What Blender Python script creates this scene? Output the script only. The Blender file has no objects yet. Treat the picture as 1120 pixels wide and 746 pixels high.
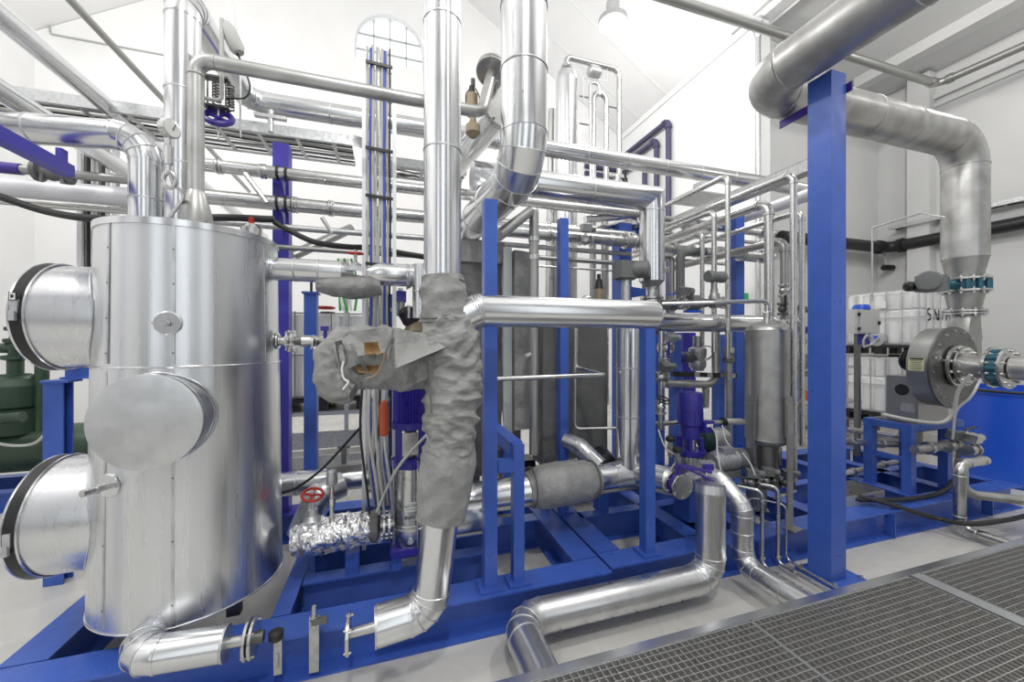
import bpy, math, random
from mathutils import Vector, Matrix, noise
C = bpy.context.scene.collection
R = math.radians
F = 425.0; TH = math.atan(134/425); CH = 1.9
ST, CT = math.sin(TH), math.cos(TH)
V = Vector
# ---- a picture point carried out to a plane of the hall (X, Y or Z in metres) ----
def at(px, py, X=None, Y=None, Z=None):
    u = (px-560)/F; v = (py-373)/F
    dx, dy, dz = ST+u*CT, CT-u*ST, -v
    if Y is not None: t = Y/dy
    elif X is not None: t = X/dx
    else: t = (Z-CH)/dz
    return V((dx*t, dy*t, CH+dz*t))
# ---------------------------------------------------------------- materials
M = {}
def mat(name, col, metal=0.0, rough=0.5, nscale=0, namp=0.0, stretch=(1,1,1), bump=0.0, bscale=40, ramp=None, spec=0.5, coat=0.0):
    m = bpy.data.materials.new(name); m.use_nodes = True
    nt = m.node_tree; b = nt.nodes['Principled BSDF']
    b.inputs['Base Color'].default_value = (*col, 1); b.inputs['Metallic'].default_value = metal
    b.inputs['Roughness'].default_value = rough; b.inputs['Specular IOR Level'].default_value = spec
    b.inputs['Coat Weight'].default_value = coat
    tc = nt.nodes.new('ShaderNodeTexCoord'); mp = nt.nodes.new('ShaderNodeMapping')
    mp.inputs['Scale'].default_value = stretch; nt.links.new(tc.outputs['Object'], mp.inputs['Vector'])
    if nscale:
        n = nt.nodes.new('ShaderNodeTexNoise'); n.inputs['Scale'].default_value = nscale; n.inputs['Detail'].default_value = 2
        nt.links.new(mp.outputs['Vector'], n.inputs['Vector'])
        r = nt.nodes.new('ShaderNodeMapRange'); r.inputs['From Min'].default_value = .3; r.inputs['From Max'].default_value = .7
        r.inputs['To Min'].default_value = max(0.02, rough-namp); r.inputs['To Max'].default_value = rough+namp
        nt.links.new(n.outputs['Fac'], r.inputs['Value']); nt.links.new(r.outputs['Result'], b.inputs['Roughness'])
        if ramp:
            cr = nt.nodes.new('ShaderNodeMix'); cr.data_type = 'RGBA'
            cr.inputs['A'].default_value = (*col, 1); cr.inputs['B'].default_value = (*ramp, 1)
            r2 = nt.nodes.new('ShaderNodeMapRange'); r2.inputs['From Min'].default_value = .42; r2.inputs['From Max'].default_value = .68
            nt.links.new(n.outputs['Fac'], r2.inputs['Value'])
            nt.links.new(r2.outputs['Result'], cr.inputs['Factor']); nt.links.new(cr.outputs['Result'], b.inputs['Base Color'])
    if bump:
        n2 = nt.nodes.new('ShaderNodeTexNoise'); n2.inputs['Scale'].default_value = bscale; n2.inputs['Detail'].default_value = 4
        nt.links.new(mp.outputs['Vector'], n2.inputs['Vector'])
        bp = nt.nodes.new('ShaderNodeBump'); bp.inputs['Strength'].default_value = bump; bp.inputs['Distance'].default_value = .01 if bump < .3 else .035
        nt.links.new(n2.outputs['Fac'], bp.inputs['Height']); nt.links.new(bp.outputs['Normal'], b.inputs['Normal'])
    M[name] = m; return m
mat('aluminium', (.70,.71,.72), 1, .23, 4, .02, (1,1,1), .010, 6)
mat('tank_aluminium', (.70,.71,.725), 1, .29, 5, .03, (5,5,.12), .010, 4)
mat('cap_aluminium', (.62,.63,.64), 1, .42, 8, .08, (1,1,1), .04, 12, ramp=(.52,.53,.54))
mat('scuffed_aluminium', (.68,.69,.70), 1, .31, 8, .04, (1,1,1), .03, 14, ramp=(.60,.60,.61))
mat('steel', (.58,.58,.57), 1, .27, 6, .03)
mat('duct_steel', (.52,.52,.51), .95, .40, 5, .07, (1,1,1), .03, 14, ramp=(.38,.375,.36))
mat('vessel_steel', (.40,.40,.39), .9, .42, 7, .08, ramp=(.33,.33,.32))
mat('dark_steel', (.19,.19,.185), .9, .42, 9, .1)
mat('galvanised', (.56,.57,.57), .85, .45, 30, .08, ramp=(.46,.47,.48))
mat('cast_grey', (.16,.165,.165), .3, .5, 20, .08)
mat('fabric', (.245,.245,.238), 0, .55, 14, .08, bump=.55, bscale=13, ramp=(.29,.29,.285))
mat('dark_fabric', (.115,.117,.113), 0, .6, 5, .06, bump=.45, bscale=11, ramp=(.145,.145,.14))
mat('stain', (.26,.15,.05), 0, .7, 30, .05, ramp=(.18,.11,.05))
mat('foil', (.86,.86,.86), 1, .2, 20, .08)
mat('blue', (.046,.112,.46), 0, .34, 6, .07, bump=.02, bscale=120, ramp=(.040,.098,.41))
mat('violet_blue', (.052,.045,.38), 0, .38, 6, .07)
mat('pump_blue', (.028,.024,.25), 0, .32, 10, .06)
mat('light_blue', (.25,.40,.56), 0, .5, 6, .06)
mat('drum_blue', (.015,.09,.58), 0, .33, 3, .08)
mat('teal', (.025,.11,.16), .1, .35, 10, .06)
mat('green', (.030,.062,.036), .1, .42, 6, .08, ramp=(.02,.045,.028))
mat('bright_green', (.05,.33,.06), 0, .5)
mat('white_paint', (.80,.80,.80), 0, .4, 4, .05)
mat('white_plastic', (.74,.75,.74), 0, .42, 3, .06, ramp=(.66,.67,.66))
mat('grey_plastic', (.45,.46,.46), 0, .45)
mat('black', (.012,.012,.013), 0, .42)
mat('rubber', (.02,.02,.021), 0, .55)
mat('red', (.42,.02,.015), 0, .4)
mat('orange', (.42,.07,.02), 0, .45)
mat('tan', (.30,.24,.16), .2, .5, 12, .05)
mat('cable_grey', (.48,.48,.46), 0, .5)
mat('cable_blue', (.06,.10,.42), 0, .45)
mat('paper', (.78,.78,.74), 0, .6)
mat('yellow_paper', (.66,.66,.42), 0, .55)
mat('ink', (.02,.02,.02), 0, .6)
mat('purple', (.05,.03,.27), 0, .35)
mat('wood', (.32,.22,.11), 0, .6, 8, .05)
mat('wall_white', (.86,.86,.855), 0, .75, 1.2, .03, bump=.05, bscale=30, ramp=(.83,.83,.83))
mat('wall_aisle_shade', (.60,.60,.595), 0, .75, 1.2, .03, bump=.05, bscale=30, ramp=(.58,.58,.575))  # darker copy of the nave white: the aisle's shade put into the colour
mat('concrete', (.56,.55,.52), 0, .30, 1.6, .08, (1,1,1), .02, 20, ramp=(.49,.48,.455), spec=.4)
mat('dark_pit', (.10,.10,.10), 0, .7)
mat('white_metal', (.70,.70,.74), .3, .38)
mat('pale_steel', (.45,.49,.49), .5, .42, 12, .06)
mat('dark_teal', (.02,.055,.055), .2, .45)
mat('grey_box', (.52,.53,.52), 0, .45)
mat('grating_steel', (.46,.455,.44), .8, .42, 20, .06)
mat('violet_grey', (.06,.055,.12), 0, .45)
mat('dark_steel_soft', (.38,.38,.37), .9, .36)
mat('wall_grey', (.16,.16,.165), 0, .7)
def emission(name, col, s):
    m = bpy.data.materials.new(name); m.use_nodes = True; nt = m.node_tree; nt.nodes.clear()
    e = nt.nodes.new('ShaderNodeEmission'); e.inputs[0].default_value = (*col,1); e.inputs[1].default_value = s
    o = nt.nodes.new('ShaderNodeOutputMaterial'); nt.links.new(e.outputs[0], o.inputs[0]); M[name] = m
emission('lamp_glow', (1,.99,.97), 6); emission('sign_green', (.08,.5,.18), .5)
def glass():
    m = bpy.data.materials.new('window_glass'); m.use_nodes = True; nt = m.node_tree; nt.nodes.clear()
    t = nt.nodes.new('ShaderNodeBsdfTransparent'); t.inputs[0].default_value = (.97,.98,.98,1)
    g = nt.nodes.new('ShaderNodeBsdfGlossy'); g.inputs['Roughness'].default_value = .03
    x = nt.nodes.new('ShaderNodeMixShader'); x.inputs[0].default_value = .06
    o = nt.nodes.new('ShaderNodeOutputMaterial')
    nt.links.new(t.outputs[0], x.inputs[1]); nt.links.new(g.outputs[0], x.inputs[2]); nt.links.new(x.outputs[0], o.inputs[0]); M['window_glass'] = m
glass()
# ---------------------------------------------------------------- mesh builder
def basis(d, up=None):
    d = V(d).normalized()
    if up is None: up = V((0,0,1)) if abs(d.z) < .95 else V((0,1,0))
    s = d.cross(V(up)).normalized(); t = s.cross(d).normalized()
    return d, s, t
class MB:
    def __init__(s): s.v = []; s.f = []
    def add(s, vs, fs):
        o = len(s.v); s.v += [V(x) for x in vs]; s.f += [tuple(i+o for i in f) for f in fs]; return s
    def box(s, c, size, d=(1,0,0), up=(0,0,1)):
        x, n, z = basis(d, up); y = -n
        hx, hy, hz = size[0]/2, size[1]/2, size[2]/2; c = V(c)
        vs = [c + x*a*hx + y*b*hy + z*e*hz for a in (-1,1) for b in (-1,1) for e in (-1,1)]
        return s.add(vs, [(0,1,3,2),(4,6,7,5),(0,4,5,1),(2,3,7,6),(0,2,6,4),(1,5,7,3)])
    def bar(s, p, q, w, h, up=None):
        p, q = V(p), V(q); d, sd, t = basis(q-p, up)
        vs = [e + sd*a*w/2 + t*b*h/2 for e in (p,q) for a, b in ((-1,-1),(1,-1),(1,1),(-1,1))]
        return s.add(vs, [(3,2,1,0),(4,5,6,7),(0,1,5,4),(1,2,6,5),(2,3,7,6),(3,0,4,7)])
    def rings(s, rings, caps=True, close=False):
        n = len(rings[0]); vs = [v for r in rings for v in r]; fs = []; m = len(rings)
        for i in range(m if close else m-1):
            a = i*n; b = ((i+1) % m)*n
            for j in range(n):
                k = (j+1) % n; fs.append((a+j, a+k, b+k, b+j))
        if caps and not close:
            fs.append(tuple(range(n-1,-1,-1))); fs.append(tuple(range((m-1)*n, m*n)))
        return s.add(vs, fs)
    def lathe(s, o, axis, prof, seg=24, caps=True):
        d, a, b = basis(axis); o = V(o); rs = []
        for r, h in prof:
            r = max(r, 1e-4)
            rs.append([o + d*h + (a*math.cos(2*math.pi*j/seg) + b*math.sin(2*math.pi*j/seg))*r for j in range(seg)])
        # keep outward normals
        return s.rings([list(reversed(x)) for x in rs], caps)
    def cyl(s, p, q, r, r2=None, seg=20):
        p, q = V(p), V(q); return s.lathe(p, q-p, [(r,0),(r if r2 is None else r2, (q-p).length)], seg)
    def tube(s, pts, r, seg=12, caps=True):
        pts = [V(p) for p in pts]; n = len(pts); rs = []
        rad = r if isinstance(r, (list,tuple)) else [r]*n
        t0 = (pts[1]-pts[0]).normalized(); _, a, b = basis(t0); prev = t0
        for i in range(n):
            if i == 0: t = t0
            elif i == n-1: t = (pts[-1]-pts[-2]).normalized()
            else: t = ((pts[i]-pts[i-1]).normalized() + (pts[i+1]-pts[i]).normalized()).normalized()
            q = prev.rotation_difference(t); a = q @ a; a = (a - t*a.dot(t)).normalized(); b = t.cross(a); prev = t
            k = 1.0
            if 0 < i < n-1:
                c = (pts[i]-pts[i-1]).normalized().dot(t); k = 1/max(.5, c)
                ax = (pts[i]-pts[i-1]).cross(pts[i+1]-pts[i])
            ring = []
            for j in range(seg):
                w = 2*math.pi*j/seg; e = a*math.cos(w)+b*math.sin(w)
                if k > 1.0005:
                    bi = ((pts[i+1]-pts[i]).normalized() - (pts[i]-pts[i-1]).normalized()).normalized()
                    e = e + bi*e.dot(bi)*(k-1)
                ring.append(pts[i] + e*rad[i])
            rs.append(ring)
        return s.rings(rs, caps)
    def torus(s, o, axis, Rr, r, seg=32, m=8):
        d, a, b = basis(axis); o = V(o); rs = []
        for i in range(seg):
            w = 2*math.pi*i/seg; e = a*math.cos(w)+b*math.sin(w)
            rs.append([o + e*(Rr + r*math.cos(2*math.pi*j/m)) + d*r*math.sin(2*math.pi*j/m) for j in range(m)])
        return s.rings(rs, False, True)
    def band(s, o, axis, r0, r1, h):   # washer
        d = V(axis).normalized()
        return s.lathe(V(o)-d*h/2, d, [(r0,0),(r1,0),(r1,h),(r0,h),(r0,0)], 28, False)
    def prism(s, poly, d):             # poly: 3-D points in a plane, pushed along d
        d = V(d); n = len(poly); vs = [V(p) for p in poly] + [V(p)+d for p in poly]
        fs = [tuple(range(n-1,-1,-1)), tuple(range(n,2*n))] + [(i,(i+1)%n,n+(i+1)%n,n+i) for i in range(n)]
        return s.add(vs, fs)
    def ibeam(s, p, q, h, w, tf=.014, tw=.010, up=None):
        p, q = V(p), V(q); d, sd, t = basis(q-p, up)
        o = [(-w/2,-h/2),(w/2,-h/2),(w/2,-h/2+tf),(tw/2,-h/2+tf),(tw/2,h/2-tf),(w/2,h/2-tf),(w/2,h/2),(-w/2,h/2),(-w/2,h/2-tf),(-tw/2,h/2-tf),(-tw/2,-h/2+tf),(-w/2,-h/2+tf)]
        return s.prism([p+sd*a+t*b for a, b in o], q-p)
    def dish(s, o, axis, r, h, seg=28, n=6):
        return s.lathe(o, axis, [(r*math.cos(i*math.pi/2/n), h*math.sin(i*math.pi/2/n)) for i in range(n)]+[(.001,h)], seg)
    def build(s, name, m, parent=None, ang=32, flat=False):
        me = bpy.data.meshes.new(name)
        lo = parent_loc(parent)
        me.from_pydata([tuple(v-lo) for v in s.v], [], s.f); me.validate()
        import bmesh
        bm = bmesh.new(); bm.from_mesh(me); bmesh.ops.recalc_face_normals(bm, faces=bm.faces); bm.to_mesh(me); bm.free()
        if not flat:
            me.polygons.foreach_set('use_smooth', [True]*len(me.polygons)); me.set_sharp_from_angle(angle=R(ang))
        me.materials.append(M[m] if isinstance(m, str) else m)
        ob = bpy.data.objects.new(name, me); C.objects.link(ob)
        if parent is not None: ob.parent = parent
        return ob
LOC = {}
def parent_loc(p):
    lo = V((0,0,0))
    while p is not None: lo += V(p.location); p = p.parent
    return lo
def tag(o, label, cat, group=None, kind=None):
    if label: o['label'] = label
    if cat: o['category'] = cat
    if group: o['group'] = group
    if kind: o['kind'] = kind
    return o
def thing(name, label, cat, loc=(0,0,0), group=None):
    o = bpy.data.objects.new(name, None); C.objects.link(o); o.location = V(loc); o.empty_display_size = .1
    return tag(o, label, cat, group)
def struct(name, mb, m, **k):
    o = mb.build(name, m, None, **k); o['kind'] = 'structure'; return o
def single(mb, name, m, label, cat, group=None, **k):
    return tag(mb.build(name, m, None, **k), label, cat, group)
# ---------------------------------------------------------------- pipes
def arc(p0, p1, p2, b, n):
    """rounded corner at p1"""
    d0 = (p0-p1).normalized(); d1 = (p2-p1).normalized(); th = d0.angle(d1)
    t = b/math.tan(th/2); c = p1 + (d0+d1).normalized()*(b/math.sin(th/2))
    s, e = p1+d0*t, p1+d1*t; u = s-c; w = e-c; a = u.angle(w); out = []
    for i in range(n+1):
        f = i/n; out.append(c + (u*math.sin((1-f)*a) + w*math.sin(f*a))/math.sin(a))
    return out
def path(pts, bend, n=8):
    pts = [V(p) for p in pts]; out = [pts[0]]
    for i in range(1, len(pts)-1):
        d = min((pts[i]-pts[i-1]).length, (pts[i+1]-pts[i]).length)
        if (pts[i]-pts[i-1]).angle(pts[i+1]-pts[i]) < .02: out.append(pts[i]); continue
        th = (pts[i-1]-pts[i]).angle(pts[i+1]-pts[i]); b = min(bend, .49*d*math.tan(th/2)); out += arc(pts[i-1], pts[i], pts[i+1], b, n)
    return out + [pts[-1]]
def tubing(name, label, cat, pts, r, m='steel', bend=.06, group=None, seg=12, n=6):
    return single(MB().tube(path(pts, bend, n) + [V(pts[-1])], r, seg), name, m, label, cat, group)
def wave(p, q, sag, n=14):
    p, q = V(p), V(q); return [p.lerp(q, i/n) - V((0,0,sag*4*(i/n)*(1-i/n))) for i in range(n+1)]
def smooth(pts, n=6):
    pts = [V(p) for p in pts]; P = [pts[0]*2-pts[1]] + pts + [pts[-1]*2-pts[-2]]; out = []
    for i in range(1, len(P)-2):
        a, b, c, d = P[i-1:i+3]
        for k in range(n):
            t = k/n; out.append(.5*((2*b)+(c-a)*t+(2*a-5*b+4*c-d)*t*t+(3*b-a-3*c+d)*t**3))
    return out + [pts[-1]]
def hose(name, label, pts, r, m='rubber', cat='hose', group=None):
    return single(MB().tube(smooth(pts), r, 10), name, m, label, cat, group)
def flange(parent, o, axis, r, h=.022, r_in=None, bolts=8, m='steel', br=None, name='flange'):
    d, a, b = basis(axis); o = V(o)
    fl = MB().lathe(o-d*h/2, d, [(r*.97,0),(r,h*.12),(r,h*.88),(r*.97,h)], 28).build(name, m, parent)
    br = br or max(.006, r*.075); pr = r*.84
    proto = None
    for i in range(bolts):
        w = 2*math.pi*(i+.5)/bolts; e = (a*math.cos(w)+b*math.sin(w))*pr
        if proto is None:
            base = o
            mb = MB().cyl(base-d*(h/2+br*1.5), base+d*(h/2+br*1.5), br*.55, seg=8)
            mb.cyl(base-d*(h/2+br*.8), base-d*h/2, br, seg=6); mb.cyl(base+d*h/2, base+d*(h/2+br*.8), br, seg=6)
            proto = mb.build('bolt', m, fl); bo = proto
        else:
            bo = proto.copy(); C.objects.link(bo); bo.parent = fl
        bo.location = e
    return fl
def clad(name, label, pts, r, m='aluminium', bend=None, nseg=4, bands=.9, cat='pipe', group=None, seg=28, ring=True, screws=False, caps=True):
    """sheet-clad pipe: straight sections, segmented elbows, joint bands"""
    pts = [V(p) for p in pts]; bend = bend or r*1.5
    root = thing(name, label, cat, min(pts, key=lambda p: p.z) if len(pts) > 1 else pts[0], group)
    st = [pts[0]]; ang = 15
    cuts = []
    for i in range(1, len(pts)-1):
        A = arc(pts[i-1], pts[i], pts[i+1], min(bend, .48*min((pts[i]-pts[i-1]).length, (pts[i+1]-pts[i]).length)), nseg); cuts.append(A)
    start = pts[0]
    for i in range(len(pts)-1):
        end = cuts[i][0] if i < len(cuts) else pts[-1]
        d = (end-start).normalized(); L = (end-start).length
        MB().cyl(start, end, r, seg=seg).build('pipe_section', m, root)
        nb = max(0, int(L/bands)) if ring else 0
        for k in range(nb):
            o = start + d*L*(k+1)/(nb+1) if nb else start
            MB().lathe(o-d*.006, d, [(r,0),(r*1.03+.001,.002),(r*1.03+.001,.010),(r,.012)], seg, False).build('joint_band', 'cap_aluminium', root)
        if i < len(cuts):
            A = cuts[i]; e0 = (A[0]-start).normalized()*min(.01, r*.1); e1 = (pts[i+2]-A[-1]).normalized()*min(.01, r*.1)
            el = MB().tube([A[0]-e0]+A+[A[-1]+e1], r*1.012, seg).build('elbow', m, root, ang=14)
            for o, dd in ((A[0], A[0]-start), (A[-1], A[-1]-pts[i+1])):
                dd = dd.normalized()
                MB().lathe(o-dd*.008, dd, [(r,0),(r*1.03+.001,.003),(r*1.03+.001,.013),(r,.016)], seg, False).build('joint_band', m, el)
            for k in range(1, len(A)-1):
                dd = (A[k+1]-A[k-1]).normalized()
                MB().torus(A[k], dd, r*1.03, .0035, seg, 6).build('seam', 'cap_aluminium', el)
            start = A[-1]
    return root
def wrinkle(pts, rad, m, name, parent=None, seg=56, rows=70, amp=.02, fold=9, seed=0, flat=False, ang=60, squash=None):
    """loose cloth or foil wrapped round a run: tube with folds"""
    P = smooth(pts, 12); n = len(P); L = [0]
    for i in range(1, n): L.append(L[-1]+(P[i]-P[i-1]).length)
    tot = L[-1]; rs = []; t0 = (P[1]-P[0]).normalized(); _, a, b = basis(t0); prev = t0; k = 0
    for i in range(rows+1):
        s = tot*i/rows
        while k < n-2 and L[k+1] < s: k += 1
        f = (s-L[k])/max(1e-6, L[k+1]-L[k]); c = P[k].lerp(P[k+1], f); t = (P[k+1]-P[k]).normalized()
        q = prev.rotation_difference(t); a = q @ a; a = (a-t*a.dot(t)).normalized(); b = t.cross(a); prev = t
        g = i/rows*(len(rad)-1); gi = min(int(g), len(rad)-2); fr = g-gi; fr = fr*fr*(3-2*fr); r = rad[gi]*(1-fr)+rad[gi+1]*fr
        ring = []
        for j in range(seg):
            w = 2*math.pi*j/seg; ca, sa = math.cos(w), math.sin(w)
            wob = noise.noise(V((ca*.9+seed, sa*.9, s*1.7)))*.35
            f1 = 1-abs(noise.noise(V((ca*.8+seed*3, sa*.8+wob, (s+wob*.25)*fold))))*2.2
            f2 = noise.noise(V((ca*2.2, sa*2.2+seed, s*fold*1.9)))
            f3 = noise.noise(V((ca*6+seed, sa*6, s*fold*5)))
            e = a*ca+b*sa
            ring.append(c + e*(r + amp*(.55*f1 + .45*f2 + .14*f3)))
        rs.append(ring)
    return MB().rings(rs, True).build(name, m, parent, ang=ang, flat=flat)
def text_mesh(s, size, o, right, up, m, parent, name='lettering', depth=.0008):
    cu = bpy.data.curves.new('t', 'FONT'); cu.body = s; cu.size = size; cu.extrude = depth; cu.align_x = 'CENTER'; cu.align_y = 'CENTER'
    ob = bpy.data.objects.new('t', cu); C.objects.link(ob); bpy.context.view_layer.update()
    me = bpy.data.meshes.new_from_object(ob.evaluated_get(bpy.context.evaluated_depsgraph_get()))
    bpy.data.objects.remove(ob)
    r = V(right).normalized(); u = V(up).normalized(); n = r.cross(u)
    o = V(o)-parent_loc(parent)
    for v in me.vertices: v.co = o + r*v.co.x + u*v.co.y + n*v.co.z
    me.materials.clear(); me.materials.append(M[m])
    x = bpy.data.objects.new(name, me); C.objects.link(x); x.parent = parent; return x
def strokes(lines, o, right, up, w, m, parent, name='lettering', scale=1.0, t=.002):
    r = V(right).normalized(); u = V(up).normalized(); o = V(o); nrm = r.cross(u); mb = MB()
    for ln in lines:
        for (a, b), (c, d) in zip(ln, ln[1:]):
            mb.bar(o+r*a*scale+u*b*scale, o+r*c*scale+u*d*scale, w, t, up=nrm)
    return mb.build(name, m, parent)
def handwheel(parent, o, axis, r, m, name='handwheel', tr=None):
    d, a, b = basis(axis); o = V(o); mb = MB().torus(o, axis, r, tr or r*.14, 20, 8)
    for k in range(4):
        w = math.pi/2*k+.4; mb.bar(o, o+(a*math.cos(w)+b*math.sin(w))*r, r*.2, r*.14, up=d)
    mb.cyl(o-d*r*.15, o+d*r*.15, r*.25, seg=10)
    return mb.build(name, m, parent)
def valve(label, o, axis, r, stem=(0,0,1), top='wheel', topm='red', m='steel', name='valve', L=None, group=None, sh=None):
    """two flanges, a bulging body, a bonnet with stem, and a wheel, lever or actuator on it"""
    o = V(o); d = V(axis).normalized(); s = V(stem).normalized(); L = L or r*4.2
    root = thing(name, label, 'valve', o, group); sh = sh or r*3.2
    MB().lathe(o-d*L/2, d, [(r*.8,0),(r*.8,L*.15),(r*1.5,L*.35),(r*1.65,L*.5),(r*1.5,L*.65),(r*.8,L*.85),(r*.8,L)], 18).build('body', m, root)
    for k in (-1,1): flange(root, o+d*k*L*.47, d, r*1.9, r*.36, bolts=6, m=m)
    MB().lathe(o, s, [(r*.9,r*.8),(r*.9,r*1.6),(r*.5,r*1.9),(r*.5,sh*.8),(r*.25,sh*.8),(r*.25,sh+r*.3)], 12).build('bonnet', m, root)
    if top == 'wheel': handwheel(root, o+s*sh, s, r*1.7, topm)
    elif top == 'lever': MB().bar(o+s*sh-d*r*.6, o+s*(sh+r*.5)+d*r*5, r*.8, r*.35, up=s).build('lever', topm, root)
    elif top == 'actuator':
        MB().lathe(o+s*sh, s, [(r*1.2,0),(r*2.3,r*.5),(r*2.4,r*1.6),(r*2.3,r*2.8),(r*1.2,r*3.3)], 20).build('actuator', topm, root)
    elif top == 'box':
        MB().box(o+s*(sh+r*1.2), (r*3.4,r*2.6,r*2.4), d, s).build('actuator', topm, root)
        MB().cyl(o+s*(sh+r*1.2)+d*r*1.7, o+s*(sh+r*1.2)+d*r*3.4, r*1.1, seg=16).build('motor', topm, root)
    return root
# ================================================================ camera, sky, lamps
cam_d = bpy.data.cameras.new('camera'); cam = bpy.data.objects.new('camera', cam_d); C.objects.link(cam)
cam.location = (0,0,CH); cam.rotation_euler = (R(90),0,-TH); cam_d.sensor_width = 36; cam_d.lens = 36*F/1120
cam_d.clip_start = .02; cam_d.clip_end = 200
sc = bpy.context.scene; sc.camera = cam
sc.view_settings.view_transform = 'Standard'; sc.view_settings.look = 'None'; sc.view_settings.gamma = 1
sc.view_settings.use_curve_mapping = False; sc.view_settings.exposure = 0.17
w = bpy.data.worlds.new('sky'); sc.world = w; w.use_nodes = True
w.node_tree.nodes['Background'].inputs[0].default_value = (.93,.96,1,1); w.node_tree.nodes['Background'].inputs[1].default_value = 1.7
# ================================================================ the hall
XL, XR, XA, YB, YA, YR, EAVE, AISLE, SL = -7.57, 7.47, 11.8, 11.5, 6.5, -5.0, 8.85, 8.0, .62
RIDGE = EAVE + SL*(XR-.0)
struct('floor', MB().box((2,3.2,-.05), (20.5,17,.1)), 'concrete')
def ztop(x): return EAVE + SL*(XR-abs(x)) if abs(x) < XR else EAVE
mb = MB(); TK = .3
def slab(poly): mb.prism([V((x,YB,z)) for x, z in poly], (0,TK,0))
wx0, wx1, wz0, wz1 = -.91, .94, 9.71, 10.2; wc, wr = (wx0+wx1)/2, (wx1-wx0)/2
slab([(XL-.3,0),(wx0,0),(wx0,ztop(wx0)),(XL-.3,EAVE-.2)]); slab([(wx1,0),(XR+.3,0),(XR+.3,EAVE-.2),(wx1,ztop(wx1))])
slab([(wx0,0),(wx1,0),(wx1,wz0),(wx0,wz0)])
A = [(wc+wr*math.cos(math.pi*i/16), wz1+wr*math.sin(math.pi*i/16)) for i in range(17)]
for (x0,z0),(x1,z1) in zip(A, A[1:]): slab([(x0,z0),(x0,ztop(x0)),(x1,ztop(x1)),(x1,z1)])
struct('wall_back', mb, 'wall_white')
wf = MB(); yy = YB+.16
fr = [(wx0,wz0),(wx1,wz0)]+A; fr.append(fr[0])
for a, b in zip(fr, fr[1:]): wf.bar((a[0],yy,a[1]), (b[0],yy,b[1]), .06, .09, up=(0,1,0))
win = struct('window_1', wf, 'white_paint')
mt = MB()
for x in (-.42,.02,.46): mt.bar((x,yy,wz0), (x,yy,wz1+math.sqrt(max(0,wr*wr-(x-wc)**2))), .035, .05, up=(0,1,0))
for z in (10.08,10.52):
    h = wr if z <= wz1 else math.sqrt(wr*wr-(z-wz1)**2); mt.bar((wc-h,yy,z), (wc+h,yy,z), .035, .05, up=(0,1,0))
mt.build('glazing_bar', 'grey_plastic', win)
MB().prism([V((x,yy,z)) for x, z in fr[:-1]], (0,.008,0)).build('pane', 'window_glass', win)
struct('wall_left', MB().box((XL-.15,(YB+YR)/2,EAVE/2), (.3,YB-YR+.3,EAVE)), 'wall_white')
struct('wall_right', MB().box((XR+.2,(YB+YA)/2,EAVE/2), (.4,YB-YA+.3,EAVE)), 'wall_white')
struct('wall_aisle_back', MB().prism([V((XR+.2,YA+.1,0)),V((XA+.2,YA+.1,0)),V((XA+.2,YA+.1,AISLE)),V((XR+.2,YA+.1,EAVE))], (0,.3,0)), 'wall_aisle_shade')
struct('wall_aisle_right', MB().box((XA+.15,(YA+YR)/2,AISLE/2), (.3,YA-YR+.6,AISLE)), 'wall_aisle_shade')
struct('wall_aisle_front', MB().box(((XR+XA)/2+.2,YR,AISLE/2), (XA-XR,.3,AISLE)), 'wall_aisle_shade')  # unseen end wall, put in to keep outside light off the aisle
mb = MB()
for s in (-1,1):
    x1 = XR if s > 0 else -XL+.0
    mb.prism([V((0,YR,RIDGE)),V((s*(x1+.3),YR,EAVE-.3*SL)),V((s*(x1+.3),YR,EAVE+.15-.3*SL)),V((0,YR,RIDGE+.15))], (0,YB+.3-YR,0))
cl = struct('ceiling', mb, 'wall_white')
for s in (-1,1):
    sm = MB()
    for k in range(14):
        y = 6.9-12+k*1.25+.5
        if YR < y < YB: sm.bar((0,y,RIDGE-.008), (s*7.47,y,EAVE-.008), .025, .02)
    sm.build('board_joint', 'white_paint', cl)
fw = MB(); xs_ = [XL-.15,-5.6,-3.4,-1.3,.9,3.0,5.2,XR+.3]
for i in range(7):
    if i % 2 == 0: fw.box(((xs_[i]+xs_[i+1])/2,YR-.15,EAVE/2), (xs_[i+1]-xs_[i],.3,EAVE))
    else: fw.box(((xs_[i]+xs_[i+1])/2,YR-.15,.5), (xs_[i+1]-xs_[i],.3,1.0)).box(((xs_[i]+xs_[i+1])/2,YR-.15,8.2), (xs_[i+1]-xs_[i],.3,1.3))
fw.prism([V((XL-.15,YR-.3,EAVE)),V((XR+.3,YR-.3,EAVE)),V((0,YR-.3,RIDGE))], (0,.3,0))
struct('wall_front', fw, 'wall_grey')  # unseen rear wall, darkened so the metal reflects dark streaks between windows
for i in (1,3,5):  # unseen windows, added behind the camera to streak the metal with light
    x0, x1 = xs_[i], xs_[i+1]; f_ = MB()
    for p_, q_ in (((x0,1),(x1,1)),((x0,7.55),(x1,7.55)),((x0,1),(x0,7.55)),((x1,1),(x1,7.55)),((x0,3.2),(x1,3.2)),((x0,5.4),(x1,5.4)),(((x0+x1)/2,1),((x0+x1)/2,7.55))): f_.bar((p_[0],YR-.1,p_[1]), (q_[0],YR-.1,q_[1]), .08, .08, up=(0,1,0))
    wn = struct('window_%d' % (2+i//2), f_, 'white_paint')
    MB().box(((x0+x1)/2,YR-.1,4.27), (x1-x0,.01,6.5)).build('pane', 'window_glass', wn)
struct('ceiling_aisle', MB().prism([V((XR-.1,YR-.4,EAVE)),V((XA+.3,YR-.4,AISLE-.05)),V((XA+.3,YR-.4,AISLE+.15)),V((XR-.1,YR-.4,EAVE+.2))], (0,YA-YR+.8,0)), 'wall_aisle_shade')
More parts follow.
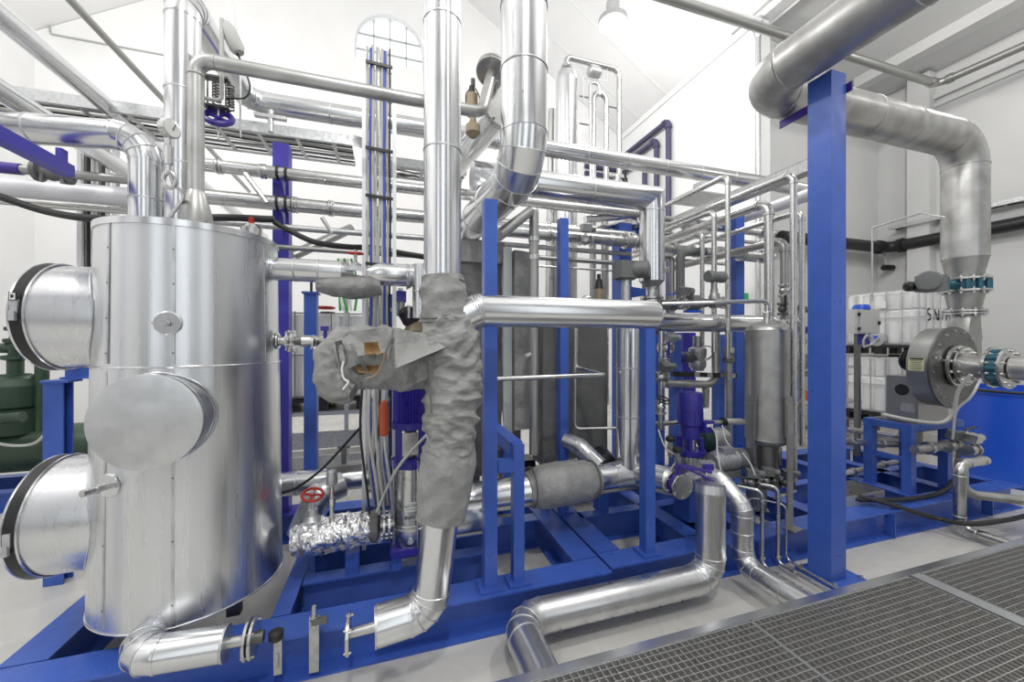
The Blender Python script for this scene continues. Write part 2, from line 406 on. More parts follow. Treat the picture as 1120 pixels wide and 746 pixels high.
struct('trim_1', MB().box((XR+.1,(YA+YR)/2-.1,EAVE-.06), (.25,YA-YR-.1,.22)), 'wall_white')          # beam over the aisle opening
struct('trim_2', MB().box((10.8,(YA+YR)/2,AISLE+.10), (.28,YA-YR-.1,.24)), 'wall_aisle_shade')              # ceiling beam of the aisle
struct('trim_3', MB().box((XA-.05,(YA+YR)/2,7.4), (.1,YA-YR,.10)).box((XA-.03,(YA+YR)/2,7.22), (.06,YA-YR,.08)), 'wall_aisle_shade')
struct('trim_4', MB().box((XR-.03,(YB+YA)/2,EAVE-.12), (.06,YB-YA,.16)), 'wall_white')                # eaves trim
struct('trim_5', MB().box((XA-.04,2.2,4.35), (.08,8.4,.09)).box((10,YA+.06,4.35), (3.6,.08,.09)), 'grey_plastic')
struct('trim_6', MB().box((XA-.12,5.7,AISLE/2), (.24,.4,AISLE-.02)), 'wall_aisle_shade')                    # pilaster
# ceiling lamps
def lamp(x, y, z, label, pw):
    t = thing('pendant_lamp', label, 'lamp', (x,y,z), 'bay lamps under the roof')
    zt = ztop(x) if x < XR else EAVE-(x-XR)*(EAVE-AISLE)/(XA-XR)
    MB().cyl((x,y,z+.42), (x,y,zt+.0), .012, seg=8).build('rod', 'galvanised', t)
    MB().lathe((x,y,z+.10), (0,0,1), [(.10,0),(.13,.05),(.13,.26),(.08,.32),(.03,.33)], 24).build('housing', 'grey_plastic', t)
    MB().lathe((x,y,z-.10), (0,0,1), [(.29,0),(.30,.02),(.29,.12),(.20,.20),(.10,.23),(.09,.22),(.19,.19),(.27,.12),(.28,.0),(.29,0)], 32, False).build('reflector', 'galvanised', t)
    MB().lathe((x,y,z-.09), (0,0,1), [(.001,-.03),(.15,-.02),(.27,0),(.27,.015),(.001,.015)], 32).build('diffuser', 'lamp_glow', t)
    l = bpy.data.lights.new('lamp_light', 'POINT'); l.energy = pw; l.shadow_soft_size = .22; l.color = (1,.985,.96)
    lo = bpy.data.objects.new('lamp_light', l); C.objects.link(lo); lo.parent = t; lo.location = (0,0,-.36)
PW = 215
lamp(4.38,7.0,8.5, 'glowing round bay lamp hanging under the white roof boards', PW)
lamp(-4.4,7.0,8.5, 'added bay lamp lighting the left bay, beyond the top of the picture', PW)  # unseen lamp, added to light the left of the hall
lamp(4.38,1.0,8.5, 'added bay lamp lighting the skid, above the picture on the right', PW*1.8)  # out of view, added for more light on the skid
lamp(9.7,2.6,7.4, 'added bay lamp brightening the side aisle, above the picture at right', PW*.3)  # made-up lamp that lifts the dim aisle walls
lamp(9.7,-1.5,7.4, 'added bay lamp brightening the side aisle behind the photographer', PW*.25)  # second made-up lamp raising the aisle brightness
lamp(-4.4,1.0,8.5, 'added bay lamp lighting the big tank, out of the picture', PW*1.8)  # added out of view to light the tank side
lamp(0,-2.0,8.5, 'added bay lamp lighting the nave from behind the photographer', PW*3)  # invented lamp, strengthens the light on the foreground
# ---- wall services
def wallpipe(name, label, pts, r, m, cat='pipe', bend=.12, group=None, clip=None):
    root = thing(name, label, cat, pts[0], group)
    MB().tube(path(pts, bend, 6), r, 14).build('run', m, root)
    for i in range(1, len(pts)-1):
        for q in (pts[i-1], pts[i+1]):
            d = (V(q)-V(pts[i])).normalized(); o = V(pts[i])+d*(bend+.03); MB().cyl(o-d*.05, o+d*.05, r*1.25, seg=14).build('socket', m, root)
    if clip:
        for a, b in zip(pts, pts[1:]):
            L = (V(b)-V(a)).length
            for k in range(int(L/clip)):
                o = V(a).lerp(V(b), (k+.5)/max(1,int(L/clip))); d = (V(b)-V(a)).normalized()
                MB().cyl(o-d*.02, o+d*.02, r*1.3, seg=14).build('clip', 'galvanised', root)
    return root
for (px,py),x2,lab in (((731,132),682,'longest and topmost dark plastic conduit bent down the white wall'),((718,153),690,'middle of the three bent dark conduits on the white wall'),((705,172),697,'shortest and lowest of the bent dark conduits on white wall')):
    p = at(px,py,X=XR-.12); q = V((p.x,YB-.35,p.z))
    wallpipe('plastic_conduit', lab, [q, p, V((p.x,p.y,.6))], .075, 'violet_grey', 'conduit', .13, 'bent conduits on the nave wall', 2.4)
for py, lab in ((181,'upper dark conduit running level on the far wall'),(189,'lower dark conduit running level on the far wall')):
    p = at(640,py,Y=YB-.075); single(MB().cyl(p, p+V((1.35,0,0)), .075, seg=14), 'plastic_conduit', 'violet_grey', lab, 'conduit', 'level conduits on the far wall')
# pale ceiling tie and steel pipe under the aisle roof
p = at(1025,92,Y=5.0)
wallpipe('ceiling_pipe', 'long bare steel pipe crossing high under the ceiling, elbow at right', [V((3.4,5.0,p.z)), p, V((p.x+.55,-1.5,p.z))], .075, 'dark_steel_soft', 'pipe', .16)
a = at(748,-4,Y=6.2)
single(MB().cyl(a, V((7.6,6.2,a.z)), .05, seg=12), 'tie_rod', 'white_paint', 'white tie rod high under the roof beside the steel pipe', 'rod')
single(MB().cyl(V((7.42,YA-.24,0)), V((7.42,YA-.24,EAVE-.5)), .05, seg=12).lathe((7.42,YA-.24,EAVE-.55), (0,0,1), [(.05,0),(.11,.2),(.11,.4)], 12), 'rain_pipe', 'galvanised', 'thin grey downpipe on the end of the white wall', 'pipe')
# black pipe and cable trays round the aisle corner
k = at(966,272,X=XA-.25)
wallpipe('black_pipe', 'thick black pipe with grey clips along the aisle walls', [V((8.1,YA-.22,k.z+.0)), V((XA-.25,YA-.22,k.z)), V((XA-.25,.5,k.z))], .13, 'black', 'pipe', .25, None, 2.2)
def tray(name, label, p, q, wd, h, rungs, cables, m='galvanised', up=(0,0,1), cm='cable_grey'):
    p, q = V(p), V(q); d, s, t = basis(q-p, up); root = thing(name, label, 'cable tray', p); L = (q-p).length
    for sg in (-1,1):
        o = s*wd/2*sg
        MB().bar(p+o, q+o, .006, h, up).bar(p+o-t*h*.48-s*sg*.015, q+o-t*h*.48-s*sg*.015, .03, .005, up).build('side_rail', m, root)
    n = max(1, int(L/rungs)); pr = None
    for i in range(min(n, 60)):
        e = d*(L*(i+.5)/n)
        if pr is None: pr = MB().bar(p-s*wd/2-t*h*.42, p+s*wd/2-t*h*.42, .035, .012, up).build('rung', m, root); pr.location = e
        else: r2 = pr.copy(); C.objects.link(r2); r2.parent = root; r2.location = e
    rnd = random.Random(len(label))
    for i in range(cables):
        x = -wd*.42+wd*.84*i/max(1,cables-1); r = rnd.uniform(.008,.016)
        pts = [p+s*(x+rnd.uniform(-.008,.008))+t*(-h*.32+r+rnd.uniform(0,.02))+d*L*j/14 for j in range(15)]
        MB().tube(pts, r, 8).build('cable', ('black','cable_grey','cast_grey','cable_grey')[i%4] if cm=='cable_grey' else cm, root)
    return root
g = at(966,263,X=XA-.3)
tray('cable_tray', 'slim cable tray on the right wall above the black pipe', V((XA-.2,YA-.3,g.z+.25)), V((XA-.2,.5,g.z+.25)), .3, .08, .5, 3)
# ================================================================ blue base frames
t = thing('steel_skid', 'long blue steel base frame on floor under tank and grey jackets', 'frame', (-1.78,2.52,0))
def beam(p, q, h=.26, wd=.2, m='blue', par=None, name='beam'): return MB().ibeam(p, q, h, wd, up=(0,0,1)).build(name, m, par)
beam((-1.9,2.52,.13), (1.51,2.52,.13), par=t)
beam((-1.9,4.2,.13), (1.51,4.2,.13), par=t)
for x in (-1.78,1.41): beam((x,2.63,.13), (x,4.1,.13), par=t)
beam((-.62,2.63,.13), (-.62,4.1,.13), wd=.1, par=t)
beam((-.56,2.98,.13), (.75,2.98,.13), wd=.12, par=t); beam((-.56,3.4,.13), (1.3,3.4,.13), wd=.14, par=t)
for x in (-.25,): MB().box((x,2.98,.335), (.09,.09,.15)).build('foot_block', 'blue', t)
t = thing('steel_skid', 'long blue steel base frame on floor under the blower and vessel', 'frame', (1.62,2.56,0))
beam((1.53,2.56,.13), (6.86,2.56,.13), par=t); beam((1.53,4.2,.13), (6.86,4.2,.13), par=t)
for x in (1.63,2.45,3.0,3.9,5.32,5.95,6.76): beam((x,2.67,.13), (x,4.1,.13), wd=.16 if x > 1.7 else .2, par=t)
beam((1.7,3.3,.13), (6.7,3.3,.13), wd=.12, par=t)
for x in (2.9,4.6,6.2): MB().box((x,2.475,.13), (.012,.085,.23)).build('stiffener', 'blue', t)
# square posts
def post(label, x, y, z0, z1, wd=.085, m='blue', base=True, cap=None, group='blue posts of the frames', extra=None, d=None):
    r = thing('blue_post', label, 'post', (x,y,z0), group)
    MB().box((x,y,(z0+z1)/2), (wd,d or wd,z1-z0)).build('shaft', m, r)
    if base: MB().box((x,y,z0+.008), (wd*1.9,wd*1.9,.016)).build('base_plate', m, r)
    if cap: MB().box((x,y,z1+.01), (wd*1.3,wd*1.3,.02)).build('top_plate', m, r)
    if extra: extra(r)
    return r
def px_post(label, px, py, Y, pt, **k):
    b = at(px, py, Y=Y); f = b.x*ST+b.y*CT; return post(label, b.x, Y, k.pop('z0', .262), CH+(373-pt)/F*f, **k)
px_post('blue square post beside the tall grey jacket, holding the big mitred elbow', 535.5, 640, 2.52, 220)
b = at(566,640,Y=2.52); c = at(535.5,640,Y=2.52)
t = thing('support_stand', 'short blue stand of square tube right of jacketed pipe, crossbar on top', 'stand', (b.x,b.y,.262))
zt = CH-(485-373)/F*(b.x*ST+b.y*CT)
MB().box((b.x,b.y,(.262+zt)/2), (.075,.075,zt-.262)).build('leg', 'blue', t); MB().box((b.x,b.y,.27), (.15,.15,.016)).build('base_plate', 'blue', t)
MB().bar((c.x+.05,b.y,zt-.14), (b.x-.03,b.y,zt-.14), .07, .08).build('crossbar', 'blue', t)
MB().bar((b.x,b.y+.03,zt-.04), (b.x,3.35,zt-.04), .09, .09).build('crossbar', 'blue', t)
MB().box((b.x,3.35,(.262+zt-.08)/2), (.075,.075,zt-.342)).build('leg', 'blue', t)
px_post('blue square post standing in front of the upright clad pipe', 708, 612, 2.56, 358)
px_post('slim blue post carrying the level pipe at the middle of frame', 615.5, 500, 3.42, 240, wd=.085)
# I-column of the big duct
t = thing('steel_column', 'tall bright blue box column with bolted foot in front of everything', 'column', (3.36,2.22,0))
mb = MB().prism([V((3.36+a*.09,2.22+b*.09,.02)) for a, b in ((-1,-1),(.82,-1),(1,-.82),(1,1),(-1,1))], (0,0,3.99)); mb.build('shaft', 'blue', t)
fp = MB().box((3.40,2.22,.012), (.36,.32,.024)).build('base_plate', 'blue', t)
for sx, sy in ((1,-1),(1,1),(-1,-1),(-1,1)):
    MB().cyl((3.40+sx*.145,2.22+sy*.125,.024), (3.40+sx*.145,2.22+sy*.125,.05), .014, seg=6).build('anchor_bolt', 'steel', fp)
bq = at(853,137,X=3.456); MB().box((3.456,(bq.y+2.10)/2,bq.z), (.012,bq.y-2.10,.07)).build('bracket', 'purple', t)
# ================================================================ big bare duct
t = thing('exhaust_duct', 'huge bare grey steel duct bending round the blue column down to blower', 'duct', (6.13,2.62,2.3))
P = [V((3.09,.2,4.13)), V((3.09,2.62,4.13)), V((6.13,2.62,4.13)), V((6.13,2.62,2.82))]
DR = .186; Q = path(P, .30, 10)
MB().cyl(P[0], Q[1], DR, seg=36).build('straight_run', 'duct_steel', t)
MB().tube(Q[1:12], DR, 36).build('elbow', 'duct_steel', t); MB().cyl(Q[11], Q[12], DR, seg=36).build('straight_run', 'duct_steel', t)
MB().tube(Q[12:23], DR, 36).build('elbow', 'duct_steel', t); MB().cyl(Q[22], P[3], DR, seg=36).build('straight_run', 'duct_steel', t)
for o, d in ((Q[1],P[1]-P[0]),(Q[11],P[2]-P[1]),(Q[12],P[2]-P[1]),(Q[22],P[3]-P[2]),(V((3.09,1.5,4.13)),P[1]-P[0]),(V((4.5,2.62,4.13)),P[2]-P[1]),(V((5.1,2.62,4.13)),P[2]-P[1])):
    MB().torus(o, d, DR+.001, .005, 36, 6).build('weld_seam', 'duct_steel', t)
X0, Y0 = 6.13, 2.62
MB().lathe((X0,Y0,2.60), (0,0,1), [(.142,0),(.178,.22)], 32).build('reducer', 'vessel_steel', t)
flange(t, (X0,Y0,2.588), (0,0,1), .205, .026, bolts=12)
t = thing('butterfly_valve', 'teal butterfly valve with grey motor drive under the big duct', 'valve', (X0,Y0,2.45))
bd = MB().cyl((X0,Y0,2.47), (X0,Y0,2.573), .165, seg=32).build('body', 'teal', t)
for i in range(12):
    a = 2*math.pi*i/12; MB().cyl((X0+.182*math.cos(a),Y0+.182*math.sin(a),2.47),(X0+.182*math.cos(a),Y0+.182*math.sin(a),2.573),.022,seg=8).build('lug','teal',bd)
MB().cyl((X0-.16,Y0,2.52), (X0-.40,Y0,2.52), .038, seg=14).build('neck', 'teal', t)
MB().box((X0-.48,Y0,2.52), (.14,.13,.14)).build('gearbox', 'teal', t)
MB().box((X0-.64,Y0-.02,2.51), (.2,.17,.17)).build('drive_housing', 'cast_grey', t)
MB().lathe((X0-.72,Y0-.05,2.52), (-.93,-.36,0), [(.06,-.02),(.10,0),(.105,.11),(.09,.14),(.02,.145)], 24).build('motor', 'cast_grey', t)
MB().lathe((X0-.76,Y0+.10,2.49), (-1,.2,0), [(.05,-.06),(.055,.02),(.03,.04)], 16).build('cable_gland', 'black', t)
t = thing('outlet_cone', 'steel cone and flanges between teal valve and blower', 'duct', (X0,Y0,2.0))
flange(t, (X0,Y0,2.456), (0,0,1), .205, .026, bolts=12)
MB().lathe((X0,Y0,2.25), (0,0,1), [(.125,0),(.155,.19)], 32).build('reducer', 'vessel_steel', t)
flange(t, (X0,Y0,2.236), (0,0,1), .175, .026, bolts=10); flange(t, (X0,Y0,2.205), (0,0,1), .175, .026, bolts=10)
rs = []
for i in range(9):
    f = i/8; ring = []
    for j in range(32):
        a = 2*math.pi*j/32; c, s = math.cos(a), math.sin(a); k = 1/max(abs(c),abs(s)); rx = .12*(1-f)+.14*k*f; ry = .12*(1-f)+.095*k*f
        ring.append(V((X0-.03*f+rx*c, Y0+ry*s, 2.19-.27*f)))
    rs.append(ring)
MB().rings(rs).build('square_transition', 'vessel_steel', t)
# ================================================================ blower
t = thing('blower', 'round grey steel fan casing with bolted face and side motor', 'blower', (5.65,2.6,1.0))
cx, cy, cz, BR = 5.65, 2.5, 1.62, .418
pts = []
for i in range(41):
    a = R(-10)+R(350)*i/40; rr = BR*(1+.10*(1-i/40)); pts.append((cx+rr*math.cos(a), cz+rr*math.sin(a)))
outl = [(cx+.595,1.55),(cx+.595,1.93),(cx+.30,1.93)]
poly = [(cx+BR*math.cos(2*math.pi*i/48), cz+BR*math.sin(2*math.pi*i/48)) for i in range(48)]
MB().prism([V((x,cy,z)) for x, z in poly], (0,.18,0)).build('casing', 'vessel_steel', t)
MB().prism([V((x,cy+.03,z)) for x, z in ((cx+.36,1.6),(cx+.58,1.75),(cx+.58,1.92),(cx+.30,1.92),(cx+.2,1.9))], (0,.15,0)).build('outlet', 'vessel_steel', t)
fp = MB().lathe((cx,cy-.014,cz), (0,1,0), [(BR*1.03,0),(BR*1.03,.02)], 48).build('face_plate', 'dark_steel', t)
pr = None
for i in range(16):
    a = 2*math.pi*i/16+.1; o = V((cx+BR*.92*math.cos(a), cy-.02, cz+BR*.92*math.sin(a)))
    MB().cyl(o, o+V((0,-.02,0)), .011, seg=6).build('bolt', 'steel', fp)
flange(t, (cx,cy-.045,cz+.02), (0,1,0), .215, .03, bolts=10)
pb = MB().box((5.67,2.81,1.26), (.5,.28,.5)).build('pedestal', 'dark_steel_soft', t)
MB().cyl((5.419,2.81,1.36),(5.414,2.81,1.36),.062,seg=24).build('opening','black',pb)  # black disc stands in for the dark inside the round hole
MB().box((5.417,2.76,1.17),(.004,.12,.09)).build('name_plate','galvanised',pb)
MB().lathe((cx-.02,2.68,1.68), (0,1,0), [(.08,0)]+sum([[(.105,.01+.025*i),(.118,.012+.025*i),(.118,.02+.025*i),(.105,.022+.025*i)] for i in range(8)], [])+[(.10,.22),(.05,.225)], 24).build('motor', 'black', t)
lp = MB()
for a0 in (168,176,184):
    pass
lp.prism([V((cx+(BR+.0035)*math.cos(R(a)), cy+.03, cz+(BR+.0035)*math.sin(R(a)))) for a in (166,172,178,184)] + [V((cx+(BR-.002)*math.cos(R(a)), cy+.03, cz+(BR-.002)*math.sin(R(a)))) for a in (184,178,172,166)], (0,.13,0))
lb = lp.build('name_plate', 'yellow_paper', t)
def onr(a, dy): return V((cx+(BR+.005)*math.cos(R(a)), cy+dy, cz+(BR+.005)*math.sin(R(a))))
MB().box(onr(167.2,.095), (.11,.002,.016), (0,1,0), (0,0,1)).build('lettering_band', 'ink', lb)
for i, a in enumerate((170,172.5,175,178,181)):
    MB().box(onr(a,.095), (.10-.012*(i%3),.002,.004), (0,1,0), (0,0,1)).build('lettering', 'ink', lb)
t = thing('inlet_pipe', 'steel inlet pipe with flanges running from blower towards the grating', 'pipe', (cx,1.4,cz))
zc = cz+.02
MB().cyl((cx,2.43,zc), (cx,2.24,zc), .112, seg=28).build('pipe_section', 'duct_steel', t); flange(t, (cx,2.405,zc), (0,1,0), .20, .025, bolts=10)
flange(t, (cx,2.215,zc), (0,1,0), .20, .026, bolts=10); flange(t, (cx,2.115,zc), (0,1,0), .20, .026, bolts=10)
MB().cyl((cx,2.09,zc), (cx,1.3,zc), .112, seg=28).build('pipe_section', 'duct_steel', t)
t = thing('butterfly_valve', 'thin teal butterfly valve on the inlet pipe at right edge', 'valve', (cx,2.16,zc))
bd = MB().cyl((cx,2.130,zc), (cx,2.20,zc), .165, seg=30).build('body', 'teal', t)
for i in range(10):
    a = 2*math.pi*i/10; MB().cyl((cx+.165*math.cos(a),2.130,zc+.165*math.sin(a)),(cx+.165*math.cos(a),2.20,zc+.165*math.sin(a)),.022,seg=8).build('lug','teal',bd)
# stand of the blower
t = thing('blower_stand', 'blue square tube stand carrying the grey blower', 'stand', (5.3,2.7,.26))
for x in (5.32,5.95):
    for y in (2.70,3.05): MB().box((x,y,.6), (.085,.085,.68)).build('leg', 'blue', t)
for y in (2.70,3.05): MB().bar((5.28,y,.97), (6.2,y,.97), .09, .075).build('top_rail', 'blue', t)
for x in (5.32,5.95): MB().bar((x,2.74,.97), (x,3.01,.97), .085, .07).build('top_rail', 'blue', t); MB().bar((x,2.74,.62), (x,3.01,.62), .05, .05).build('brace', 'blue', t)
MB().box((5.75,2.875,1.005), (.72,.42,.012)).build('top_plate', 'dark_steel', t)
# ================================================================ big tank
TX, TY, Z0, Z1, ZS = -1.18, 2.975, .38, 2.55, 1.76
def tr(z): return .478 - .026*(z-Z0)/(Z1-Z0)
t = thing('process_tank', 'huge shiny aluminium clad tank with round manways at far left', 'tank', (TX,TY,.26))
MB().lathe((TX,TY,0), (0,0,1), [(tr(Z0)*.97,Z0-.001),(tr(Z0),Z0),(tr(ZS),ZS)], 96, False).build('lower_shell', 'tank_aluminium', t)
MB().lathe((TX,TY,0), (0,0,1), [(tr(ZS)-.004,ZS),(tr(Z1)-.004,Z1)], 96, False).build('upper_shell', 'tank_aluminium', t)
MB().torus((TX,TY,ZS), (0,0,1), tr(ZS)+.001, .006, 96, 8).build('seam_band', 'aluminium', t)
MB().torus((TX,TY,Z0), (0,0,1), tr(Z0), .006, 96, 8).build('seam_band', 'aluminium', t)
MB().lathe((TX,TY,Z1-.01), (0,0,1), [(tr(Z1)-.003,-.02),(tr(Z1)+.004,-.02),(tr(Z1)+.004,.015),(tr(Z1)-.01,.02),(.001,.03)], 96, False).build('lid', 'aluminium', t)
MB().lathe((TX,TY,Z0+.02), (0,0,-1), [(tr(Z0)-.01,0),(.25,.05),(.13,.09)], 64).build('bottom_cone', 'cap_aluminium', t)
for a in (-40,80,200):
    x, y = TX+.38*math.cos(R(a)), TY+.38*math.sin(R(a)); MB().box((x,y,.33), (.07,.05,.14)).build('leg', 'dark_steel', t)
def lap(ang, z0, z1):
    a = R(ang); n = V((math.cos(a), math.sin(a), 0)); s = V((-n.y, n.x, 0)); p0 = V((TX,TY,z0))+n*(tr(z0)+.001); p1 = V((TX,TY,z1))+n*(tr(z1)-.002)
    sm = MB().bar(p0+n*.001, p1+n*.001, .005, .013, up=s).build('lap_seam', 'cap_aluminium', t)
    for k in range(4):
        o = p0.lerp(p1, (k+.3)/4); MB().cyl(o, o+n*.006, .005, seg=8).build('screw', 'dark_steel', sm)
for a in (-120,-80): lap(a, Z0+.02, ZS-.02); lap(a, ZS+.02, Z1-.03)
lap(-20, ZS+.02, Z1-.03)
# side manways
def manway(z, r, xe, latch):
    c = V((TX,TY,z)); x0 = TX-math.sqrt(tr(z)**2-.0)+.10
    m_ = MB().cyl((x0+.08,TY,z), (xe,TY,z), r, seg=64).build('side_manway', 'tank_aluminium', t)
    MB().lathe((xe+.055,TY,z), (-1,0,0), [(r+.002,0),(r+.010,.004),(r+.010,.052),(r+.002,.056)], 64, False).build('clamp_strap', 'black', m_)
    for o in (.0,.058): MB().torus((xe+.055-o,TY,z), (1,0,0), r+.006, .006, 64, 6).build('strap_edge', 'aluminium', m_)
    MB().lathe((xe,TY,z), (-1,0,0), [(r+.004,0),(r*.98,.012),(.001,.02)], 64).build('end_cap', 'cap_aluminium', m_)
    # flared collar where it meets the shell
    ring = []
    for k in range(64):
        w = 2*math.pi*k/64; y, zz = TY+(r+.004)*math.cos(w), z+(r+.004)*math.sin(w); ring.append(V((TX-math.sqrt(max(.01,tr(zz)**2-(y-TY)**2))-.003, y, zz)))
    MB().tube(ring+ring[:1], .005, 6, False).build('collar_edge', 'aluminium', m_)
    yl, zl = TY-r-.014, z+latch
    MB().box((xe+.027,yl+.006,zl+.02), (.03,.02,.07)).box((xe+.027,yl-.006,zl-.03), (.022,.02,.05)).build('latch', 'galvanised', m_)
    if latch > 0:
        MB().box((xe+.027,yl-.0045,zl+.068), (.032,.004,.042)).build('latch_label', 'ink', m_)
        lm = MB().box((xe+.027,yl-.008,zl+.068), (.022,.003,.034)).build('latch_label', 'paper', m_)
        strokes([[(-.3,.35),(.3,.25)],[(.3,.25),(-.2,.0)],[(-.2,.0),(.3,-.08)],[(.3,-.08),(-.25,-.35)]], (xe+.027,yl-.0105,zl+.068), (1,0,0), (0,0,1), .004, 'ink', m_, 'lettering', .022)
manway(2.04, .30, -1.86, .02); manway(.89, .325, -1.87, -.02)
# front manway
fz, fr_, fy = 1.494, .232, 2.40
m_ = MB().cyl((TX+.02,fy,fz), (TX+.02,TY-.30,fz), fr_, seg=64).build('front_manway', 'aluminium', t)
MB().lathe((TX+.02,fy+.01,fz), (0,-1,0), [(fr_+.008,0),(fr_+.008,.012),(fr_-.002,.016),(.001,.019)], 64).build('end_cap', 'cap_aluminium', m_)
MB().torus((TX+.02,fy+.035,fz), (0,1,0), fr_+.003, .004, 64, 6).build('rim', 'aluminium', m_)
ring = []
for k in range(64):
    w = 2*math.pi*k/64; x, zz = TX+.02+(fr_+.006)*math.cos(w), fz+(fr_+.006)*math.sin(w); ring.append(V((x, TY-math.sqrt(tr(zz)**2-(x-TX)**2)-.003, zz)))
MB().tube(ring+ring[:1], .005, 6, False).build('collar_edge', 'aluminium', m_)
def rosette(ang, z, r, L, rr, pipe=True):
    a = R(ang); n = V((math.cos(a), math.sin(a), 0)); o = V((TX,TY,z))+n*(tr(z)-.002)
    p = MB().lathe(o, n, [(r,0),(r,.008),(r*.92,.012),(rr,.0125)], 40).build('rosette', 'aluminium', t, ang=12)
    MB().cyl(o, o+n*L, rr, seg=14).cyl(o+n*L*.45, o+n*L*.55, rr*1.35, seg=14).build('stub', 'steel', p)
    s = V((-n.y,n.x,0))
    for k in (-1,1): MB().box(o+s*k*(r*.6)+n*.014, (.05*r/.06,.006,.006), s).build('strip', 'aluminium', p)
rosette(-83, 1.995, .063, .05, .013); rosette(-116, 1.15, .062, .12, .018); rosette(0, 1.90, .055, .03, .03)
# ---- pipes standing on the tank
clad('insulated_pipe', 'shiny clad pipe elbowing from the left down onto tank lid', [V((-3.3,3.15,3.12)), V((-1.52,3.15,3.235)), V((-1.52,3.15,Z1+.02))], .088, bands=.42, bend=.15, group=None)
clad('insulated_pipe', 'tall clad pipe rising behind the thinner pipe, crossing the roof rightwards', [V((-1.30,3.10,Z1+.02)), V((-1.30,3.10,4.18)), V((-1.30,4.3,4.2)), V((at(896,373,Y=4.3).x,4.3,4.2))], .096, bands=.62, bend=.16)
t = thing('vent_pipe', 'plain grey steel pipe with conical foot rising from tank lid, bending right', 'pipe', (-1.10,2.82,Z1+.02))
b0 = V((-1.11,2.80,Z1+.02)); top = V((b0.x,b0.y,3.595)); e = at(527,118,Y=b0.y); e.z = 3.585; f_ = at(538,80,Y=2.95)
Q = path([b0+V((0,0,.20)), top, e, f_], .085, 8)
MB().tube(Q, .042, 20).build('pipe_run', 'duct_steel', t)
MB().lathe(b0, (0,0,1), [(.085,.012),(.082,.08),(.052,.21),(.043,.23)], 28).build('cone', 'vessel_steel', t)
flange(t, b0+V((0,0,.008)), (0,0,1), .135, .014, bolts=10); MB().cyl(b0-V((0,0,.012)), b0+V((0,0,.001)), .142, seg=32).build('gasket', 'black', t)
q = Q[-1]; dd = (Q[-1]-Q[-2]).normalized(); flange(t, q+dd*.005, dd, .125, .024, bolts=8); flange(t, q+dd*.035, dd, .125, .024, bolts=8)
MB().torus(top+V((.10,0,0)), (1,0,0), .042, .004, 20, 6).torus(top+V((0,0,-.10)), (0,0,1), .042, .004, 20, 6).build('weld_seam', 'duct_steel', t)
# gauge on siphon
g = at(185,141,Y=2.66); t = thing('pressure_gauge', 'round pressure gauge on a curled siphon tube above tank', 'gauge', (g.x,g.y,Z1+.03))
fd = V((.90,-.43,0)).normalized()
MB().lathe(g, fd, [(.05,-.02),(.052,-.018),(.052,.018),(.045,.02)], 28).build('case', 'steel', t)
fc = MB().lathe(g, fd, [(.044,.019),(.044,.022)], 28).build('dial', 'paper', t)
MB().bar(g+fd*.024-V((0,0,.01)), g+fd*.024+V((.012,.008,.03)), .004, .002, up=fd).build('needle', 'ink', fc)
l = [g-V((0,0,.05)), g-V((0,0,.15)), g-V((0,0,.24))]
MB().cyl(l[0], l[1], .012, seg=10).cyl(l[1]+V((0,0,.05)), l[1]-V((0,0,.05)), .02, seg=8).cyl(l[1], l[2], .012, seg=10).build('cock', 'steel', t)
c0 = l[2]; lp = [c0+V((.03*math.sin(a),.01*a/6, -.045+.045*math.cos(a))) for a in [i*2*math.pi/16 for i in range(17)]]
base = V((-1.26,2.84,Z1+.03))
MB().tube(lp+smooth([lp[-1]+V((.015,0,-.06)), lp[-1]+V((.04,.05,-.12)), base+V((0,0,.06)), base]), .011, 10).build('siphon', 'steel', t)
# control arm: spring hanger with blue wheel
s_ = at(237,97,Y=2.95); t = thing('spring_valve', 'small spring loaded valve with purple wheel beside vent pipe', 'valve', s_)
for k in (-1,1):
    MB().cyl(s_+V((k*.05,0,-.14)), s_+V((k*.05,0,.06)), .006, seg=8).build('guide_rod', 'dark_steel', t)
hel = [s_+V((.022*math.cos(i*.7),.022*math.sin(i*.7),-.10+i*.0021)) for i in range(74)]
MB().tube(hel, .005, 6).build('spring', 'dark_steel', t)
hel = [s_+V((.022*math.cos(i*.7)+.06,.022*math.sin(i*.7)+.04,-.10+i*.0021)) for i in range(74)]
MB().tube(hel, .005, 6).build('spring', 'dark_steel', t)
[MB().box(s_+V((0,0,z)), (.14,.06,.012)).build('yoke', 'dark_steel', t) for z in (.065,-.12)]
handwheel(t, s_+V((.01,0,-.185)), (.15,-1,.75), .072, 'purple', tr=.019); MB().cyl(s_+V((.01,0,-.32)), s_+V((.01,0,-.10)), .006, seg=8).build('stem', 'steel', t)
MB().tube(path([s_+V((-.045,-.05,-.10)), s_+V((.045,-.05,-.10)), s_+V((.045,-.05,.42))], .03, 5), .012, 10).build('bracket_tube', 'cable_grey', t)
q = s_+V((.07,-.02,.38)); MB().lathe(q, (.35,0,-.8), [(.03,-.04),(.045,0),(.045,.12),(.03,.15)], 18).build('head', 'cable_grey', t)
MB().tube(smooth([q+V((.05,0,-.14)), q+V((.09,0,-.24)), q+V((.12,0,-.34)), q+V((.09,0,-.42)), s_+V((.05,0,-.05))]), .006, 8).build('cable', 'black', t)
t = tubing('impulse_tube', 'thin steel tube hanging beside the purple wheel', 'tube', [at(263,150,Y=3.0), at(263,70,Y=3.0), at(254,0,Y=3.0)], .006, 'galvanised', .05)
